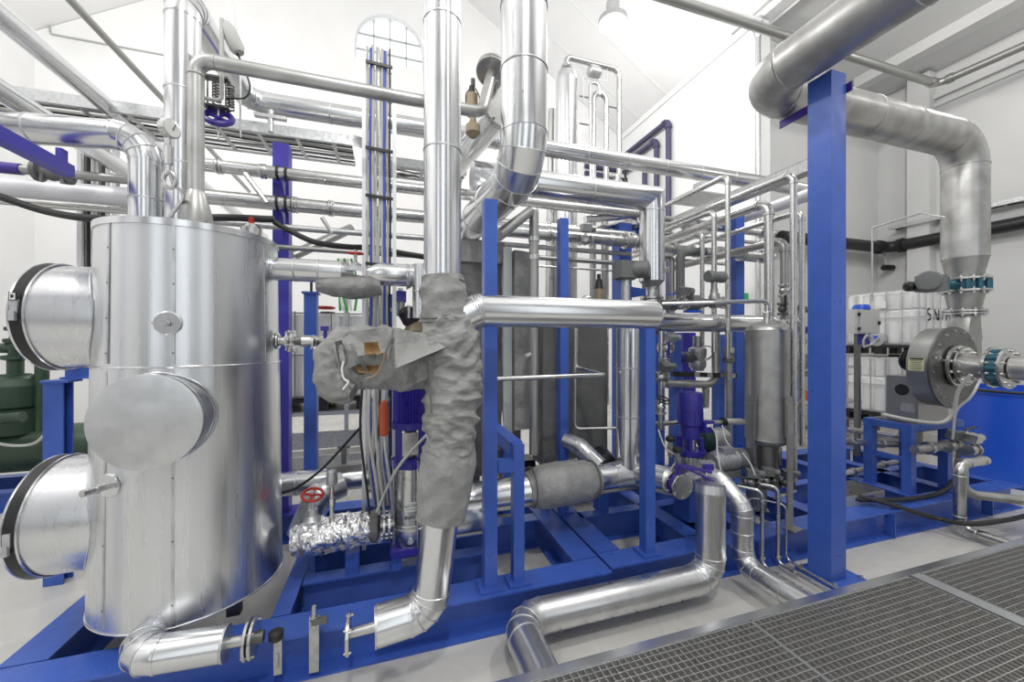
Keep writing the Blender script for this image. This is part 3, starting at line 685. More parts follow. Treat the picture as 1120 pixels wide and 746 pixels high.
# drain pipe under the tank
dz = .35; t = clad('drain_pipe', 'short clad drain pipe bending under the tank, flange at right', [V((TX+.05,3.0,.36)), V((TX-.04,2.37,.35)), V((-.80,2.34,.35))], .085, bands=9, bend=.13, screws=True)
MB().lathe((-.80,2.34,dz), (1,0,0), [(.086,-.004),(.086,.006),(.03,.008)], 28).build('end_cap', 'cap_aluminium', t)
MB().cyl((-.80,2.34,dz), (-.66,2.34,dz), .026, seg=16).build('stub', 'steel', t)
flange(t, (-.70,2.34,dz), (1,0,0), .098, .016, bolts=4); flange(t, (-.675,2.34,dz), (1,0,0), .098, .016, bolts=4)
MB().cyl((-.67,2.34,dz), (-.63,2.34,dz), .03, seg=16).build('socket', 'dark_steel', t)
# ================================================================ tall pipe with grey jackets
Y2 = 2.2
def y2(px, py, Y=Y2): return at(px, py, Y=Y)
top = V((.284,Y2,4.4)); bt = y2(484,306)
t = clad('insulated_pipe', 'tallest clad pipe at centre, running down into the grey jackets', [top, V((.284,Y2,bt.z))], .103, bands=1.02)
MB().bar((.30,Y2-.106,bt.z+.02), (.30,Y2-.106,4.3), .003, .012, up=(1,0,0)).build('lap_seam', 'cap_aluminium', t)
t = thing('insulation_jacket', 'wrinkled grey fabric jacket wrapped down the central pipe', 'jacket', y2(482,566))
p = [bt+V((0,0,.02)), y2(486,352)]; wrinkle(p, [.108,.125,.120,.128], 'fabric', 'cuff', t, 56, 34, .016, 10, 1)
wrinkle([y2(488,345), y2(496,392), y2(494,450), y2(491,492)], [.122,.150,.142,.150,.142,.128], 'fabric', 'sleeve', t, 80, 140, .034, 12, 4)
wrinkle([y2(493,484), y2(488,520), y2(482,566)], [.132,.148,.150,.140,.130], 'fabric', 'sleeve', t, 64, 60, .018, 6, 9)
for px, py, r_ in ((487,350,.130),(487,307,.108)):
    MB().torus(y2(px,py), (.05,0,1), r_, .006, 40, 6).build('drawstring', 'dark_fabric', t)
MB().bar(y2(470,395,2.08), y2(472,452,2.075), .004, .012, up=(1,0,0)).build('seam', 'dark_fabric', t)
t = clad('insulated_pipe', 'clad pipe below the jacket turning left above the blue beam', [y2(483,558), y2(470,666), V((-.065,Y2,.375))], .101, bands=9, bend=.16)
e = V((-.065,Y2,.375)); MB().lathe(e, (-1,0,0), [(.102,-.004),(.102,.006),(.03,.008)], 28).build('end_cap', 'cap_aluminium', t)
MB().cyl(e, e+V((-.13,0,-.01)), .026, .022, seg=14).build('stub', 'steel', t); flange(t, e+V((-.14,0,-.01)), (1,0,0), .098, .018, bolts=4)
b = V((-.205,Y2+.03,.262))
# branch jacket
t = thing('valve_jacket', 'bulging torn grey fabric jacket over a valve, flap and brown stain', 'jacket', y2(400,430,2.32))
J = lambda px, py, Y=2.32: at(px, py, Y=Y)
wrinkle([J(482,398), J(452,396), J(420,393), J(395,392), J(374,398)], [.13,.135,.165,.17,.165,.14], 'fabric', 'sleeve', t, 72, 90, .032, 10, 12)
wrinkle([J(396,372,2.30), J(376,378,2.30), J(364,398,2.30), J(370,420,2.28), J(388,428,2.26)], [.07,.085,.09,.085,.055], 'fabric', 'hood', t, 56, 70, .034, 10, 21)
def cloth(pts, thick, m, name, par, n=10, amp=.01, seed=0):
    a, b, c, d = [V(p) for p in pts]; nrm = (b-a).cross(d-a).normalized(); g = []
    for i in range(n+1):
        for j in range(n+1):
            u, v = i/n, j/n; p = a*(1-u)*(1-v)+b*u*(1-v)+c*u*v+d*(1-u)*v; q = noise.noise(V((u*3+seed, v*3, seed)))
            g.append(p+nrm*(amp*q + .03*math.sin(math.pi*u)*math.sin(math.pi*v)))
    vs = g+[p-nrm*thick for p in g]; N = n+1; fs = []
    for i in range(n):
        for j in range(n):
            k = i*N+j; fs.append((k,k+1,k+N+1,k+N)); o = N*N; fs.append((o+k,o+k+N,o+k+N+1,o+k+1))
    edge = [i for i in range(N)]+[i*N+n for i in range(1,N)]+[n*N+j for j in range(n-1,-1,-1)]+[i*N for i in range(n-1,0,-1)]
    for x, y in zip(edge, edge[1:]+edge[:1]): fs.append((x,y,y+N*N,x+N*N))
    return MB().add(vs, fs).build(name, m, par, ang=70)
cloth([J(432,362,2.16), J(464,364,2.16), J(487,380,2.03), J(432,404,2.07)], .005, 'fabric', 'flap', t, 10, .012, 3)
cloth([J(381,364,2.14), J(420,358,2.14), J(424,386,2.10), J(392,390,2.08)], .005, 'fabric', 'flap', t, 10, .014, 8)
cloth([J(398,375,2.082), J(413,374,2.085), J(417,387,2.075), J(399,388,2.065)], .003, 'stain', 'stained_patch', t, 6, .004, 5)
cloth([J(389,401,2.12), J(416,399,2.1), J(412,408,2.1), J(393,408,2.12)], .004, 'stain', 'stained_patch', t, 6, .006, 7)
cloth([J(366,374,2.185), J(374,372,2.18), J(380,396,2.15), J(372,402,2.16)], .004, 'dark_fabric', 'torn_gap_shade', t, 8, .01, 2)  # dark cloth patches paint the shade inside the tears
cloth([J(380,404,2.13), J(398,396,2.11), J(404,408,2.11), J(388,414,2.12)], .004, 'dark_fabric', 'torn_gap_shade', t, 8, .012, 6)
MB().tube(smooth([J(376,395,2.12), J(374,404,2.12), J(376,414,2.12), J(381,418,2.11), J(375,426,2.12)]), .005, 8).build('cord', 'paper', t)
MB().tube(smooth([J(412,388,2.06), J(420,386,2.06), J(418,398,2.07), J(411,410,2.08), J(400,414,2.09)]), .004, 8).build('cord', 'tan', t)
MB().tube(smooth([J(430,360,2.15), J(427,372,2.09), J(421,386,2.07)]), .006, 8).build('drawstring', 'dark_fabric', t)
# clad run starting at the jacket
z7 = 2.075; a = V((.42,Y2,z7)); b = at(715,345,Y=Y2)
t = clad('insulated_pipe', 'bright clad pipe running level right from grey jacket, blunt end', [a+V((-.05,-.00,-.06)), a+V((.07,0,0)), V((b.x,Y2,z7))], .094, bands=9, bend=.1)
MB().lathe((b.x,Y2,z7), (1,0,0), [(.095,-.002),(.09,.01),(.06,.014)], 28).build('end_cap', 'aluminium', t)
c = at(712,351,Y=3.3); c2 = at(850,353,Y=3.3)
t = clad('insulated_pipe', 'thinner clad pipe ending in an elbow behind the grey vessel', [V((c.x,3.3,2.09)), V((c2.x,3.3,2.09)), V((c2.x+.03,3.75,2.09))], .094, bands=.9, bend=.14)
# ================================================================ big mitred pipe, centre
def zof(py, p): return CH+(373-py)/F*(p.x*ST+p.y*CT)
b6 = at(573,110,Y=2.5); X6 = b6.x
e6 = V((X6,2.5,3.06)); end6 = at(500,246,Y=4.0); end6.z = 3.10
t = clad('insulated_pipe', 'biggest clad pipe coming down from the roof, mitred elbow to the back', [V((X6,2.5,4.6)), e6, V((X6-.07,4.1,3.10))], .158, bands=.62, bend=.24)
MB().bar((X6-.06,2.5-.150,3.5), (X6-.06,2.5-.150,4.5), .003, .012, up=(1,0,0)).build('lap_seam', 'cap_aluminium', t)
d6 = [at(546,122,Y=3.12), at(498,184,Y=4.2)]; d6[1].z = d6[0].z-.02
t = clad('insulated_pipe', 'slanting clad pipe with bolted flange behind the tallest pipe', d6, .115, bands=2.2)
dd = (d6[1]-d6[0]).normalized(); flange(t, d6[0]-dd*.02, dd, .165, .03, bolts=10); flange(t, d6[0]-dd*.055, dd, .165, .03, bolts=10)
# tan valve with black head between the pipes
v_ = at(516,112,Y=3.1); t = thing('tan_valve', 'tan brass valve body with black head behind tallest pipe', 'valve', v_-V((0,0,.25)))
MB().lathe(v_-V((0,0,.10)), (0,0,1), [(.05,0),(.05,.16),(.03,.17)], 16).build('actuator', 'tan', t)
MB().lathe(v_-V((-.01,0,.28)), (0,0,1), [(.03,0),(.06,.03),(.06,.09),(.03,.12),(.02,.18)], 16).build('body', 'tan', t)
MB().cyl(v_+V((0,0,.06)), v_+V((0,0,.13)), .035, .02, 12).cyl(v_+V((.01,0,.12)), v_+V((.01,0,.19)), .018, seg=10).build('head', 'black', t)
MB().tube(smooth([v_+V((.03,0,.12)), v_+V((.06,-.01,.05)), v_+V((.055,-.01,-.02))]), .005, 6).tube(smooth([v_+V((-.02,0,.1)), v_+V((-.05,-.01,.05)), v_+V((-.05,-.01,-.03))]), .005, 6).build('cable', 'black', t)
# ================================================================ pipe from left, mitre corner down to flange (behind)
p = at(713,220,Y=3.4); a = at(540,200,Y=3.4)
zt_ = 3.37; bz = zof(308, p)
t = clad('insulated_pipe', 'wide clad pipe running right then dropping at a sharp mitre corner', [V((a.x-.2,3.4,zt_)), V((p.x-.14,3.4,zt_))], .125, bands=.75)
MB().tube([V((p.x-.14,3.4,zt_)), V((p.x,3.4,zt_)), V((p.x,3.4,zt_-.14))], .1255, 28).build('mitre_corner', 'aluminium', t, ang=25)
MB().cyl((p.x,3.4,zt_-.14), (p.x,3.4,bz), .125, seg=28).build('pipe_section', 'aluminium', t)
MB().torus((p.x,3.4,zt_-.14), (0,0,1), .125, .004, 28, 6).build('joint_band', 'cap_aluminium', t)
MB().lathe((p.x,3.4,bz-.09), (0,0,1), [(.06,0),(.06,.03),(.12,.09)], 28).build('reducer', 'vessel_steel', t)
MB().cyl((p.x,3.4,bz-.2), (p.x,3.4,bz-.08), .06, seg=20).build('neck', 'steel', t)
flange(t, (p.x,3.4,bz-.17), (0,0,1), .115, .022, bolts=8); flange(t, (p.x,3.4,bz-.20), (0,0,1), .115, .022, bolts=8)
t = thing('check_valve', 'cast grey valve body under the mitred pipe flange', 'valve', (p.x,3.4,bz-.55))
MB().lathe((p.x,3.4,bz-.215), (0,0,-1), [(.06,0),(.07,.06),(.11,.12),(.12,.2),(.08,.28),(.06,.33)], 20).build('body', 'cast_grey', t)
for k in range(6):
    a_ = k*1.05; MB().cyl((p.x+.1*math.cos(a_),3.4+.1*math.sin(a_),bz-.30),(p.x+.1*math.cos(a_),3.4+.1*math.sin(a_),bz-.25),.016,seg=6).build('bolt','steel',t)
# actuator with round motor in front of the violet post
q = at(690,296,Y=3.35); t = thing('valve_actuator', 'grey electric valve drive with round motor end above level pipe', 'actuator', (q.x,q.y,zof(345,q)))
MB().box(q+V((-.06,0,0)), (.20,.16,.17)).build('housing', 'cast_grey', t)
MB().box(q+V((-.06,0,-.085)), (.14,.12,.03)).build('base', 'dark_steel', t)
MB().lathe(q+V((.02,-.04,0)), (.75,-.66,0), [(.07,-.02),(.085,.02),(.085,.12),(.075,.135),(.01,.14)], 24).build('motor', 'cast_grey', t)
MB().cyl(q+V((-.06,0,-.09)), V((q.x-.06,q.y,zof(350,q))), .045, seg=16).build('yoke', 'galvanised', t)
# upright clad pipe
Y17 = 3.0
u = at(687,440,Y=Y17); z17 = .70
t = clad('insulated_pipe', 'upright clad pipe standing on the jacketed run beside blue post', [V((u.x,Y17,zof(350,u))), V((u.x,Y17,z17+.10))], .108, bands=.6)
MB().lathe((u.x,Y17,z17+.10), (0,0,1), [(.112,-.02),(.112,.03)], 28).build('collar', 'aluminium', t)
# level run with fabric jacket
l = at(508,560,Y=Y17); 
t = clad('insulated_pipe', 'low level clad pipe behind blue posts, elbow at its left end', [V((l.x-.06,Y17-.02,.50)), V((l.x+.02,Y17,z17-.04)), V((u.x-.16,Y17,z17))], .125, bands=.7, bend=.1)
MB().lathe((l.x+.02,Y17-.13,.58), (1,0,0), [(.115,-.14),(.13,-.12),(.13,.14),(.115,.16)], 28).build('end_box', 'aluminium', t)
MB().cyl((u.x-.17,Y17,z17), (u.x+.12,Y17,z17), .127, seg=28).build('tee', 'scuffed_aluminium', t)
j0, j1 = at(577,540,Y=Y17), at(651,530,Y=Y17)
t = thing('insulation_jacket', 'smooth grey fabric jacket laced round the low level pipe', 'jacket', (j0.x,Y17,z17-.17))
wrinkle([V((j0.x,Y17,z17-.02)), V(((j0.x+j1.x)/2,Y17,z17)), V((j1.x,Y17,z17))], [.135,.172,.178,.178,.172,.140], 'fabric', 'sleeve', t, 56, 40, .008, 7, 31)
for x in (j0.x+.03, j1.x-.03): MB().torus((x,Y17,z17), (1,0,0), .158, .007, 40, 6).build('drawstring', 'dark_fabric', t)
# run towards the front, ending in the purple butterfly valve
cxv = 2.23; vy = 2.52; zv = .74
t = clad('insulated_pipe', 'clad pipe coming forward to the purple lever valve', [V((u.x+.04,3.02,z17+.02)), V((cxv-.02,vy+.16,zv))], .115, bands=9)
dv = V((cxv-u.x-.06,vy-3.02,0)).normalized()
MB().lathe(V((cxv-.02,vy+.16,zv)), dv, [(.115,0),(.06,.07),(.055,.09)], 28).build('cone', 'scuffed_aluminium', t)
vp = V((cxv,vy,zv)); t = thing('butterfly_valve', 'purple butterfly valve with long lever on top of clad pipe', 'valve', vp-V((0,0,.1)))
MB().lathe(vp+V((-.01,.06,0)), (0,-1,0), [(.05,-.02),(.09,-.018),(.09,.018),(.05,.02)], 28).build('body', 'purple', t)
flange(t, vp+V((-.01,.10,0)), (0,1,0), .10, .018, bolts=6); flange(t, vp+V((-.01,.02,0)), (0,1,0), .10, .018, bolts=6)
MB().cyl(vp+V((-.01,.06,.08)), vp+V((-.01,.06,.16)), .025, seg=10).build('neck', 'purple', t)
MB().bar(vp+V((-.04,.05,.175)), vp+V((.20,-.06,.12)), .035, .018).bar(vp+V((.02,.02,.15)), vp+V((.17,-.12,.07)), .03, .01).build('lever', 'purple', t)
# ================================================================ floor pipes in front
FZ = .18; FY = 2.27; xr = 2.235; xl = .745
t = clad('floor_pipe', 'long clad pipe lying along the floor with elbows at both ends', [V((xr,FY,zof(536,V((xr,FY,0))))), V((xr,FY,FZ)), V((xl,FY,FZ)), V((xl,.7,FZ))], .1, 'scuffed_aluminium', bands=9, bend=.16, nseg=4)
zt_ = zof(536,V((xr,FY,0)))
MB().lathe((xr,FY,zt_-.01), (.1,.15,1), [(.102,-.01),(.100,.05),(.01,.07)], 28).build('top_cap', 'scuffed_aluminium', t)
for k in range(6):
    a = V((1.0+.18*k,FY-.093,FZ-.05)); MB().cyl(a, a+V((0,-.012,0)), .006, seg=6).build('screw', 'dark_steel', t)
xs, ys = 2.60, 2.33
t = clad('floor_pipe', 'second clad floor pipe hooped beside the first, diving under grating', [V((xs-.16,ys+.5,.62)), V((xs-.04,ys+.22,.80)), V((xs,ys,.62)), V((xs,ys,.17)), V((xs,.7,.17))], .078, 'scuffed_aluminium', bands=.22, bend=.13, nseg=3)
# thin steel lines looping down to the floor
def loop(label, pxs, top, bot, Y, r, fl, right=True):
    a = at(pxs, top, Y=Y); b = V((a.x,a.y,zof(bot,a)))
    back = V((a.x-.16,a.y+.22,a.z+.03))
    t_ = thing('steel_tube', label, 'tube', b, 'thin looped steel tubes beside the column')
    f_ = V((b.x,fl,b.z-.0))
    MB().tube(path([back-V((0,0,.10)), back, a+V((0,0,.03)), b, f_], .05, 6), r, 12).build('run', 'steel', t_)
    for o in (a-V((0,0,.06)), b+V((0,0,.06))): MB().cyl(o-V((0,0,.015)), o+V((0,0,.015)), r*1.5, seg=12).build('fitting', 'steel', t_)
    MB().cyl(b+V((0,-.12,0)), b+V((0,-.15,0)), r*1.6, seg=12).build('fitting', 'steel', t_)
loop('thin steel tube looping down next to the hooped clad pipe', 833.5, 541, 618, 2.38, .014, 1.2)
loop('thin steel tube looping down midway between hooped pipe and column', 851, 537, 616, 2.42, .016, 1.2)
loop('thinnest steel tube bending at floor close to column foot', 860, 556, 612, 2.44, .009, 1.3)
# right hand elbowed pipes
a = V((5.3,2.3,.70)); b = V((5.3,2.3,.075))
t = thing('elbow_pipe', 'bare steel pipe bending down from blower skid, open end on floor', 'pipe', b)
MB().tube(path([V((5.72,2.3,.70)), a, b, V((5.3,1.93,.075))], .09, 8), .044, 18).build('run', 'steel', t)
for o, d in ((a+V((.11,0,0)),(1,0,0)),(a-V((0,0,.11)),(0,0,1)),(b+V((0,0,.12)),(0,0,1)),(b-V((0,.12,0)),(0,1,0)),(a+V((.36,0,0)),(1,0,0))): MB().torus(o, d, .045, .006, 20, 6).build('clamp_ring', 'galvanised', t)
MB().cyl((5.3,1.935,.075),(5.3,1.90,.075),.05,seg=18).build('end_ring','black',t)
a = V((5.62,2.42,.66)); t = thing('elbow_pipe', 'duller steel pipe behind it, bending right along the floor', 'pipe', (5.62,2.42,.3))
MB().tube(path([V((5.62,2.42,.68)), V((5.62,2.42,.33)), V((6.15,1.98,.33)), V((6.35,1.86,.33))], .12, 8), .044, 18).build('run', 'duct_steel', t)
MB().torus((6.05,2.04,.33), (.53,-.47,0), .046, .012, 20, 6).build('clamp_ring', 'dark_steel', t)
hose('black_hose', 'fat black hose sagging from grey box to the elbow pipe', [at(913,543,Y=2.75), at(955,547,Y=2.6), at(1000,545,Y=2.55), at(1035,535,Y=2.6), at(1046,510,Y=2.75), at(1050,480,Y=2.9)], .022)
hose('black_hose', 'fat black hose running over skid edge and across floor to the right', [at(930,540,Y=2.7), at(975,552,Y=2.5), at(1020,566,Y=2.42), at(1060,573,Y=2.2), at(1100,569,Y=2.15), at(1140,560,Y=2.15)], .022)
# ================================================================ grating platform
GZ, GY = .35, 1.68
def grating(label, x0, x1, y0, y1):
    t = thing('floor_grating', label, 'grating', (x0,y0,GZ-.04), 'floor gratings at the front')
    f = MB()
    for a, b in (((x0,y0),(x1,y0)),((x0,y1),(x1,y1)),((x0,y0),(x0,y1)),((x1,y0),(x1,y1))): f.bar((*a,GZ-.017), (*b,GZ-.017), .006, .034)
    f.build('edge_bar', 'galvanised', t)
    m = MB(); n = int((x1-x0)/.036)
    for i in range(1,n): x = x0+(x1-x0)*i/n; m.box((x,(y0+y1)/2,GZ-.017), (.0042,y1-y0-.006,.034))
    m.build('bearing_bars', 'grating_steel', t)
    m = MB(); n = int((y1-y0)/.036)
    for i in range(1,n): y = y0+(y1-y0)*i/n; m.box(((x0+x1)/2,y,GZ-.012), (x1-x0-.006,.0042,.030))
    m.build('cross_bars', 'grating_steel', t)
grating('steel grating panel at bottom left of the platform', .36, 1.905, .45, GY-.03)
grating('middle steel grating panel between two light seams', 1.915, 3.26, .45, GY-.03)
grating('right steel grating panel beyond the wide light crossbar', 3.39, 4.9, .45, GY-.03)
grating('last steel grating panel at the far right edge', 4.91, 6.4, .45, GY-.03)
t = thing('platform_edging', 'light metal angle frame edging the grating platform', 'frame', (.3,GY,0))
MB().bar((.30,GY,GZ-.03), (6.6,GY,GZ-.03), .05, .07).build('edge_angle', 'aluminium', t)
MB().bar((3.325,GY,GZ-.028), (3.325,.4,GZ-.028), .09, .065).build('crossbar', 'cap_aluminium', t)
MB().bar((.315,GY,GZ-.03), (.315,.4,GZ-.03), .05, .07).build('edge_angle', 'galvanised', t)
for x in (1.35,3.325,5.6,6.5): MB().box((x,1.1,(GZ-.07)/2), (.06,.06,GZ-.07)).build('foot', 'galvanised', t); MB().bar((x,.5,GZ-.085), (x,GY,GZ-.085), .05,.04).build('bearer','galvanised',t)
# ================================================================ separator vessel
p = at(839,420,Y=2.68); VX, VY, VR = p.x, p.y, .175
zt_, zb = zof(352,p), zof(487,p)
t = thing('separator_vessel', 'upright grey steel vessel with domed ends on flat legs', 'vessel', (VX,VY,.27))
MB().cyl((VX,VY,zb+.07), (VX,VY,zt_-.08), VR, seg=40).build('shell', 'vessel_steel', t)
MB().dish((VX,VY,zt_-.08), (0,0,1), VR, .085, 40).build('top_dome', 'vessel_steel', t); MB().dish((VX,VY,zb+.07), (0,0,-1), VR, .075, 40).build('bottom_dome', 'vessel_steel', t)
for z in (zt_-.08, zb+.07): MB().torus((VX,VY,z), (0,0,1), VR+.0005, .003, 40, 6).build('weld_seam', 'vessel_steel', t)
for sx, sy in ((-1,.05),(.2,-.98),(.6,.8)):
    n = V((sx,sy,0)).normalized(); o = V((VX,VY,0))+n*(VR+.012)
    MB().box((o.x,o.y,(.27+zof(440,p))/2), (.09,.012,zof(440,p)-.27), V((-n.y,n.x,0))).build('leg', 'vessel_steel', t)
    o2 = V((VX,VY,0))+n*(VR+.004); zz = (zof(435,p)+zof(470,p))/2
    MB().box((o2.x,o2.y,zz), (.12,.006,zof(435,p)-zof(470,p)+.05), V((-n.y,n.x,0))).build('pad', 'vessel_steel', t)
    MB().box((o.x+n.x*.02,o.y+n.y*.02,.276), (.13,.09,.012), V((-n.y,n.x,0))).build('foot_plate', 'vessel_steel', t)
MB().cyl((VX,VY,zb-.38), (VX,VY,zb+.01), .09, seg=24).build('skirt', 'dark_steel', t)
MB().cyl((VX+.05,VY-.09,zb-.16), (VX+.05,VY-.09,zb), .01, seg=8).build('drain', 'steel', t)
MB().lathe((VX,VY,zt_-.005), (0,0,1), [(.035,0),(.03,.02),(.03,.06),(.036,.065),(.036,.09),(.024,.1)], 16).build('nozzle', 'steel', t)
c = V((VX,VY,zt_+.19)); a = at(790,333,Y=2.68)
tubing('steel_tube', 'bent steel tube entering the top of the grey vessel', 'tube', [V((VX,VY,zt_+.09)), c, V((a.x,VY+.1,c.z-.02)), V((a.x-.35,VY+.35,c.z-.02))], .02, 'steel', .05)
# ================================================================ pump with steel barrel
q = at(449,590,Y=2.98); PX, PY, PZ = q.x, q.y, zof(592,q)
t = thing('vertical_pump', 'blue topped steel barrel pump left of the long grey jacket', 'pump', (PX,PY,.26))
zz = lambda py: zof(py, q)
MB().box((PX+.02,PY,PZ-.02), (.33,.26,.05)).build('base_plate', 'pump_blue', t)
for sx in (-1,1): MB().box((PX+.02+sx*.12,PY,(.262+PZ-.045)/2), (.07,.2,PZ-.045-.262)).build('foot', 'blue', t)
brl = MB().lathe((PX,PY,PZ), (0,0,1), [(.115,0),(.125,.03),(.125,.13),(.118,.135)], 36).build('pump_foot', 'steel', t)
MB().cyl((PX,PY,PZ+.13), (PX,PY,zz(505)), .112, seg=36).build('barrel', 'steel', t)
MB().torus((PX,PY,PZ+.155), (0,0,1), .113, .005, 36, 6).build('seam', 'steel', t)
fd = V((-.05,-1,0)).normalized()
MB().cyl(V((PX,PY,PZ+.06))+fd*.115, V((PX,PY,PZ+.06))+fd*.135, .022, seg=6).build('plug', 'steel', t)
for a in (200,290,340,110): MB().cyl((PX+.128*math.cos(R(a)),PY+.128*math.sin(R(a)),PZ), (PX+.128*math.cos(R(a)),PY+.128*math.sin(R(a)),zz(500)), .008, seg=8).build('tie_rod', 'steel', t)
MB().lathe((PX,PY,zz(508)), (0,0,1), [(.145,0),(.145,.05),(.12,.06)], 8).build('head_flange', 'pump_blue', t)
for sx, sy in ((-1,-1),(1,-1),(1,1),(-1,1)): MB().box((PX+sx*.085,PY+sy*.085,(zz(500)+zz(465))/2), (.045,.045,zz(465)-zz(500))).build('lantern_leg', 'pump_blue', t)
MB().cyl((PX,PY,zz(500)), (PX,PY,zz(462)), .045, seg=16).build('coupling', 'dark_steel', t)
MB().box((PX-.01,PY-.098,(zz(494)+zz(470))/2), (.115,.006,zz(470)-zz(494))).build('coupling_guard', 'steel', t)
MB().cyl((PX,PY,zz(467)), (PX,PY,zz(460)), .135, seg=32).build('motor_flange', 'pump_blue', t)
pr = []
for i in range(72):
    a = 2*math.pi*i/72; pr.append(V((PX+(.128 if i%2 else .112)*math.cos(a), PY+(.128 if i%2 else .112)*math.sin(a), zz(461))))
MB().prism(pr, (0,0,zz(405)-zz(461))).build('finned_motor', 'pump_blue', t, flat=True)
MB().lathe((PX,PY,zz(405)), (0,0,1), [(.132,0),(.132,.06),(.11,.085),(.01,.09)], 32).build('fan_cover', 'pump_blue', t)
lb = MB()
def arcplate(z0, z1, a0, a1, r): 
    A_ = [R(a0+(a1-a0)*i/8) for i in range(9)]
    return MB().prism([V((PX+r*math.cos(a),PY+r*math.sin(a),z0)) for a in A_]+[V((PX+(r-.002)*math.cos(a),PY+(r-.002)*math.sin(a),z0)) for a in reversed(A_)], (0,0,z1-z0))
lab = arcplate(zz(553), zz(543), 245, 300, .1145).build('label', 'paper', t); arcplate(zz(562), zz(556.5), 245, 300, .1140).build('label', 'galvanised', t)
def onb(a, z): return V((PX+.1155*math.cos(R(a)),PY+.1155*math.sin(R(a)),z))
for i, ch in enumerate('LFAR'):
    a = 261+i*9; text_mesh(ch, .028, onb(a, zz(546.5)), (-math.sin(R(a)),math.cos(R(a)),0), (0,0,1), 'ink', lab)
strokes([[(-.4,.3),(0,-.3),(.6,.1)]], onb(251,zz(547)), (-math.sin(R(251)),math.cos(R(251)),0), (0,0,1), .004, 'ink', lab, 'logo', .025)
for i in range(5): MB().box(onb(254+i*8, zz(550.5)), (.012,.001,.004), (-math.sin(R(254+i*8)),math.cos(R(254+i*8)),0)).build('lettering', 'ink', lab)
for i, ch in enumerate('ANAMIX'):
    a = 249+i*8; text_mesh(ch, .030, onb(a, zz(559.3)), (-math.sin(R(a)),math.cos(R(a)),0), (0,0,1), 'ink', lab)
# foil wrapped valve in front of pump
fz = .575; f0 = at(320,585,Y=2.93); f1 = at(408,578,Y=2.93)
t = thing('foil_wrap', 'crumpled aluminium foil wrapped round a pipe left of pump', 'insulation', (f0.x,2.93,fz-.11))
wrinkle([V((f0.x,2.93,fz-.02)), V(((f0.x+f1.x)/2,2.93,fz)), V((f1.x,2.93,fz+.01))], [.085,.108,.112,.112,.105,.09], 'foil', 'foil', t, 72, 60, .02, 16, 40, flat=True)
MB().lathe((f1.x-.02,2.93,fz+.01), (1,0,0), [(.10,0),(.112,.03),(.112,.05),(.04,.07)], 24).build('end_lagging', 'dark_fabric', t)
t = thing('pump_inlet', 'bolted flange pair and short pipe joining foil wrap to pump', 'flange', (f1.x+.08,2.95,fz-.1))
flange(t, (f1.x+.075,2.95,fz), (1,0,0), .105, .02, bolts=8); flange(t, (f1.x+.11,2.95,fz), (1,0,0), .105, .02, bolts=8)
MB().cyl((f1.x+.04,2.95,fz), (PX-.12,2.96,fz), .042, seg=16).build('pipe_section', 'steel', t)
w_ = at(342,541,Y=2.93)
t = thing('hand_valve', 'gate valve with red handwheel above the foil wrap', 'valve', (w_.x,2.93,fz+.1))
MB().lathe((w_.x,2.93,fz+.08), (0,0,1), [(.05,0),(.06,.03),(.035,.06),(.03,.10),(.014,.11),(.012,.22)], 14).build('bonnet', 'galvanised', t)
for k in (-1,1): MB().bar((w_.x+k*.035,2.93,fz+.10), (w_.x+k*.02,2.93,fz+.17), .014, .014).build('yoke', 'dark_steel', t)
handwheel(t, (w_.x,2.93,w_.z), (.1,-.35,1), .065, 'red')
s_ = at(363,545,Y=2.93)
t = thing('sensor', 'slim steel temperature sensor standing in the foil wrap', 'sensor', (s_.x,2.93,fz+.1))
MB().cyl((s_.x,2.93,fz+.09), (s_.x,2.93,zof(530,s_)), .014, seg=10).cyl((s_.x,2.93,zof(553,s_)), (s_.x,2.93,zof(545,s_)), .022, seg=6).build('stem', 'steel', t)
MB().lathe((s_.x,2.93,zof(530,s_)), (0,0,1), [(.03,0),(.036,.01),(.036,.06),(.03,.09),(.02,.1)], 14).build('head', 'galvanised', t)
# level pipe and lagged elbow behind the pump
z16 = .72; Y16 = 3.62
t = clad('insulated_pipe', 'low clad pipe running behind the pump from the big tank', [V((-1.25,Y16,z16)), V((.30,Y16,z16))], .098, bands=.55)
MB().box((-.25,Y16,z16+.10), (.50,.14,.05)).build('saddle', 'fabric', t)
e_ = at(352,530,Y=3.35)
t = clad('insulated_pipe', 'lagged elbow turning down behind the red handwheel', [V((e_.x+.14,3.42,z16+.02)), V((e_.x-.02,3.34,z16-.01)), V((e_.x-.14,3.3,.42))], .10, 'scuffed_aluminium', bands=9, bend=.12)
t = thing('drain_valve', 'dark tee handled drain valve on the low clad pipe', 'valve', at(376,500,Y=Y16-.05))
o = at(376,520,Y=Y16-.0); MB().cyl((o.x,Y16,z16+.12), (o.x,Y16,z16+.26), .022, seg=10).bar((o.x-.05,Y16,z16+.27), (o.x+.05,Y16,z16+.27), .025, .02).build('stem', 'cast_grey', t)
